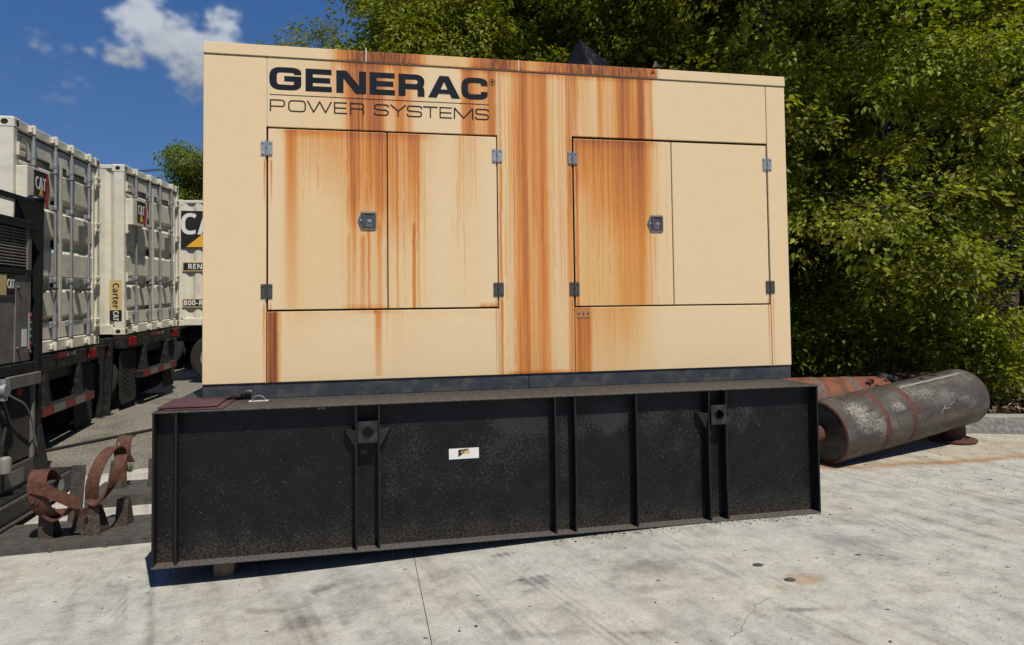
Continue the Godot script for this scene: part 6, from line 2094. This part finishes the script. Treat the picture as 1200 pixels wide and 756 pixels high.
func build_mufflers() -> void:
	var a := V(3.03, 0.275, 6.80)
	var e := V(5.06, 0.475, 7.78)
	var t := thing("silencer", Vector3.ZERO, 0.0, "long dark grey exhaust silencer with rusty weld bands and chalk scuffs, lying on the concrete", "exhaust silencer", "old exhaust silencers")
	t.transform = cylinder_between(a, e)
	var len := a.distance_to(e)
	var r := 0.312
	var face := atan2(t.basis.z.dot(Vector3(-0.4, 0.2, 0.9)), t.basis.x.dot(Vector3(-0.4, 0.2, 0.9)))
	var dark := silencer_material(610, [Vector3(.034, .031, .029), Vector3(.078, .068, .059)], true, face, len)
	var m := MB.new()
	m.lathe([Vector2(r, 0.012), Vector2(r, len * 0.2), Vector2(r, len * 0.4), Vector2(r, len * 0.6), Vector2(r, len * 0.8), Vector2(r, len - 0.01), Vector2(r - 0.012, len + 0.03), Vector2(r - 0.05, len + 0.075), Vector2(r - 0.13, len + 0.11), Vector2(0.0, len + 0.125)], 56)
	obj("shell", m, dark, t)
	m = MB.new()
	m.lathe([Vector2(0.0, -0.012), Vector2(r - 0.06, -0.006), Vector2(r - 0.022, 0.0), Vector2(r - 0.012, 0.01)], 48)
	obj("end_cap", m, M.black_steel, t)
	m = MB.new()
	m.lathe([Vector2(r - 0.02, -0.006), Vector2(r - 0.004, -0.004), Vector2(r + 0.003, 0.004), Vector2(r + 0.003, 0.016), Vector2(r - 0.001, 0.022)], 56)
	obj("end_weld", m, M.rust, t)
	for y in [0.60, 1.02]:
		m = MB.new()
		var rings := []
		var wob := noise(int(y * 100.0), 1.0, 3)
		for k in 7:
			var ring := []
			for s in 56:
				var an := TAU * s / 56.0
				var wd := 0.048 + wob.get_noise_2d(cos(an) * 1.2, sin(an) * 1.2) * 0.022
				var c := (k / 6.0 - 0.5) * 2.0
				ring.append(Vector3(cos(an) * (r + 0.004 - 0.0055 * c * c), y + c * wd, -sin(an) * (r + 0.004 - 0.0055 * c * c)))
			rings.append(ring)
		m.ring_faces(rings, true)
		obj("weld_band", m, M.rust, t)
	m = MB.new()
	m.tube([Vector3(0, -0.01, 0), Vector3(0, -0.13, 0)], 0.085, 16)
	obj("inlet_stub", m, M.rust, t)
	# which angle faces the viewer: the axis frame's x is up, z lies toward the viewer's side
	for q in [[0.78, 1.06, 2.05], [0.83, 1.10, 2.12]]:
		var b := MB.new()
		var p := []
		for k in 15:
			var y := lerpf(q[1], q[2], k / 14.0)
			var an: float = face + q[0] + 0.012 * sin(k * 1.7)
			p.append(Vector3(cos(an) * (r + 0.002), y, sin(an) * (r + 0.002)))
		b.band(p, Vector3(0.004, 0.0, 0.006), 0.001)
		obj("scratch", b, M.chalk, t)
	# the scratched figure on its flank
	var fig := MB.new()
	var sc := [[[1.42, .42], [1.50, .20], [1.58, .22], [1.66, .14], [1.68, .02]], [[1.50, .22], [1.48, .30], [1.58, .30]], [[1.74, -.02], [1.90, -.06], [1.90, .04], [1.74, .12], [1.74, .16], [1.92, .12]]]
	for s in sc:
		var p := []
		for q in s: p.append(Vector3(cos(face - q[1]) * (r + 0.002), q[0], sin(face - q[1]) * (r + 0.002)))
		for i in p.size() - 1:
			fig.beam(p[i], p[i + 1], 0.006, 0.002)
	obj("scratched_mark", fig, M.chalk, t)
	# its outlet and flange, which hold the right end off the ground
	var gy := ground_y(4.93, 7.72)
	var c := V(4.93, gy, 7.74)
	m = MB.new()
	var inv := t.transform.affine_inverse()
	m.tube([inv * (c + Vector3(0, 0.02, 0)), inv * (c + Vector3(0.0, 0.26, -0.02))], 0.135, 20)
	obj("outlet_pipe", m, M.rust, t)
	m = MB.new()
	m.xf = Transform3D(inv.basis, inv * c)
	m.lathe([Vector2(0.12, 0.003), Vector2(0.235, 0.003), Vector2(0.24, 0.01), Vector2(0.24, 0.03), Vector2(0.232, 0.036), Vector2(0.14, 0.036)], 32)
	obj("outlet_flange", m, M.rust, t)
	# the rusty one behind
	var t2 := thing("silencer", Vector3.ZERO, 0.0, "orange-rusted exhaust silencer lying behind the dark grey one", "exhaust silencer", "old exhaust silencers")
	t2.transform = cylinder_between(V(2.55, 0.345, 8.05), V(4.40, 0.335, 8.22))
	len = V(2.55, 0.345, 8.05).distance_to(V(4.40, 0.335, 8.22))
	r = 0.325
	m = MB.new()
	m.lathe([Vector2(0.0, -0.08), Vector2(r - 0.13, -0.07), Vector2(r - 0.04, -0.04), Vector2(r, 0.0), Vector2(r, len * 0.25), Vector2(r, len * 0.5), Vector2(r, len * 0.75), Vector2(r, len), Vector2(r - 0.03, len + 0.045), Vector2(r - 0.12, len + 0.08), Vector2(0.0, len + 0.09)], 48)
	obj("shell", m, M.rust_orange, t2)
	for y in [0.98, 1.42]:
		m = MB.new()
		m.lathe([Vector2(r, y - 0.05), Vector2(r + 0.004, y - 0.04), Vector2(r + 0.004, y + 0.04), Vector2(r, y + 0.05)], 48)
		obj("weld_band", m, M.band_grey, t2)
	# a flanged stub with a plate, behind
	var t3 := thing("pipe_flange", V(5.25, 0.02, 8.98), 0.1, "rusty flanged pipe stub with a bent plate behind the dark silencer", "pipe stub")
	m = MB.new()
	m.lathe([Vector2(0.16, 0.13), Vector2(0.16, 0.55), Vector2(0.26, 0.55), Vector2(0.265, 0.56), Vector2(0.265, 0.585), Vector2(0.255, 0.592), Vector2(0.15, 0.592), Vector2(0.14, 0.50), Vector2(0.0, 0.50)], 28)
	obj("stub", m, M.rust, t3)
	m = MB.new()
	m.prism([Vector2(-0.52, 0.62), Vector2(-0.20, 0.54), Vector2(-0.16, 0.50), Vector2(-0.28, 0.50), Vector2(-0.52, 0.545)], 0.0, 0.05)
	obj("bent_plate", m, M.steel, t3)
	m = MB.new()
	m.box(Vector3(-0.20, 0.1, -0.2), Vector3(0.2, 0.14, 0.2), 0.004)
	obj("foot_plate", m, M.rust, t3)

# ------------------------------------------------------------------ odds and ends
func build_small() -> void:
	# the black cable across the asphalt
	var b := MB.new()
	var p := []
	for k in 25:
		var u := k / 24.0
		var x := lerpf(-5.9, -3.6, u)
		var d := lerpf(7.35, 10.6, u) + 0.03 * sin(u * 7.0)
		p.append(V(x, ground_y(x, d) + 0.017, d))
	b.tube(p, 0.019, 7)
	tag(obj("cable", b, M.rubber), "black cable lying across the asphalt behind the saddles", "cable")
	# utility pole on the skyline
	var t := thing("utility_pole", V(-18.72, 0.0, 40.0), 0.0, "wooden utility pole with a crossarm in front of the skyline trees", "utility pole")
	b = MB.new()
	b.tube([Vector3(0.05, 0, 0), Vector3(0, 10.0, 0)], [0.17, 0.12], 10)
	obj("pole", b, M.pole_wood, t)
	boxed("crossarm", Vector3(-1.0, 9.45, 0.12), Vector3(1.0, 9.57, 0.22), 0.01, M.pole_wood, t)
	for x in [-0.9, -0.45, 0.45, 0.9]:
		b = MB.new()
		b.tube([Vector3(x, 9.57, 0.17), Vector3(x, 9.74, 0.17)], 0.035, 8)
		obj("insulator", b, M.cabinet, t)
	for x in [-0.9, -0.45, 0.45, 0.9]:
		b = MB.new()
		p = []
		for k in 21:
			var u := k / 20.0
			p.append(Vector3(lerpf(x - 38.0, x + 38.0, u), 9.76 - 0.9 * sin(PI * fmod(u * 2.0, 1.0)) * 0.6, 0.17 + (u - 0.5) * 6.0))
		b.tube(p, 0.012, 4, false)
		obj("wire", b, M.rubber, t)
	# two dark pebbles and the litter of grit and twigs on the slab
	for q in [[1.505, 4.30, "dark flat pebble on the slab, nearer the tank of the two"], [1.61, 4.07, "dark flat pebble on the slab at the edge of a rust stain"]]:
		b = MB.new()
		b.lathe([Vector2(0.0, 0.0), Vector2(0.022, 0.001), Vector2(0.026, 0.006), Vector2(0.018, 0.011), Vector2(0.0, 0.012)], 12)
		var o := obj("pebble", b, M.stone)
		o.position = V(q[0], ground_y(q[0], q[1]) + 0.001, q[1])
		o.scale = Vector3(1.25, 0.8, 0.9)
		tag(o, q[2], "pebble", "pebbles on the slab")
	var r := RandomNumberGenerator.new()
	r.seed = 31
	var gm := MB.new()
	gm.poly([Vector3(-.004, 0, -.003), Vector3(.004, 0, -.004), Vector3(.005, 0, .003), Vector3(-.003, 0, .004)], Vector3.DOWN)
	gm.poly([Vector3(-.003, .003, -.002), Vector3(.003, .003, -.003), Vector3(.004, .003, .002), Vector3(-.002, .003, .003)], Vector3.UP)
	var lo := [Vector3(-.004, 0, -.003), Vector3(.004, 0, -.004), Vector3(.005, 0, .003), Vector3(-.003, 0, .004)]
	var hi := [Vector3(-.003, .003, -.002), Vector3(.003, .003, -.003), Vector3(.004, .003, .002), Vector3(-.002, .003, .003)]
	for k in 4: gm.poly([lo[k], lo[(k + 1) % 4], hi[(k + 1) % 4], hi[k]], lo[k])
	gm.colored = true
	var mm := MultiMesh.new()
	mm.transform_format = MultiMesh.TRANSFORM_3D
	mm.use_colors = true
	mm.mesh = gm.mesh()
	mm.instance_count = 2600
	for i in mm.instance_count:
		var x := r.randf_range(-3.5, 6.0)
		var d := r.randf_range(3.2, 8.2)
		if r.randf() < 0.35:
			x = r.randf_range(1.6, 6.0)
			d = lerpf(5.0, 8.3, sqrt(r.randf()))
		elif r.randf() < 0.18:
			var u := r.randf_range(2.6, 4.75)
			x = -2.287 + u * cos(TURN)
			d = 4.346 + u * sin(TURN) - absf(r.randfn(0.0, 0.05))
		var s := r.randf_range(.35, 1.0) * (2.0 if r.randf() < .05 else 1.0)
		var bs := Basis(Vector3.UP, r.randf() * TAU).scaled(Vector3(s * (3.5 if r.randf() < .15 else 1.0), s, s))
		mm.set_instance_transform(i, Transform3D(bs, V(x, ground_y(x, d) + 0.0005, d)))
		var k := r.randf()
		mm.set_instance_color(i, L(.05, .042, .033) if k < .6 else (L(.16, .10, .055) if k < .85 else L(.4, .38, .34)))
	var go := MultiMeshInstance3D.new()
	go.multimesh = mm
	go.material_override = M.leaf_dry
	go.name = "grit"
	add_child(go)
	tag(go, "grit, crumbs of rust and twigs scattered over the concrete", "grit", "", "stuff")
	# grass tufts where the slab meets the asphalt
	for q in [[-4.50, 6.98, .11, "small grass tuft at the slab's edge beside the skid runner"], [-4.04, 7.22, .12, "small grass tuft at the slab's edge behind the strap loop"], [-5.0, 6.75, .07, "tiny grass tuft beside the cabinet's skid"]]:
		b = MB.new()
		b.colored = true
		for k in 40:
			var a := r.randf() * TAU
			var o := Vector3(r.randfn(0, .035), 0, r.randfn(0, .02))
			var h: float = q[2] * r.randf_range(.5, 1.1)
			var tip := o + Vector3(cos(a) * h * .5, h, sin(a) * h * .5)
			var s := Vector3(-sin(a), 0, cos(a)) * .004
			b.poly([o - s, o + s, tip], Vector3(cos(a), .3, sin(a)), L(.075, .12, .022) * r.randf_range(.7, 1.3))
		var go2 := obj("grass_tuft", b, M.leaf)
		go2.position = V(q[0], ground_y(q[0], q[1]) - 0.004, q[1])
		tag(go2, q[3], "grass tuft", "grass tufts along the slab's edge")
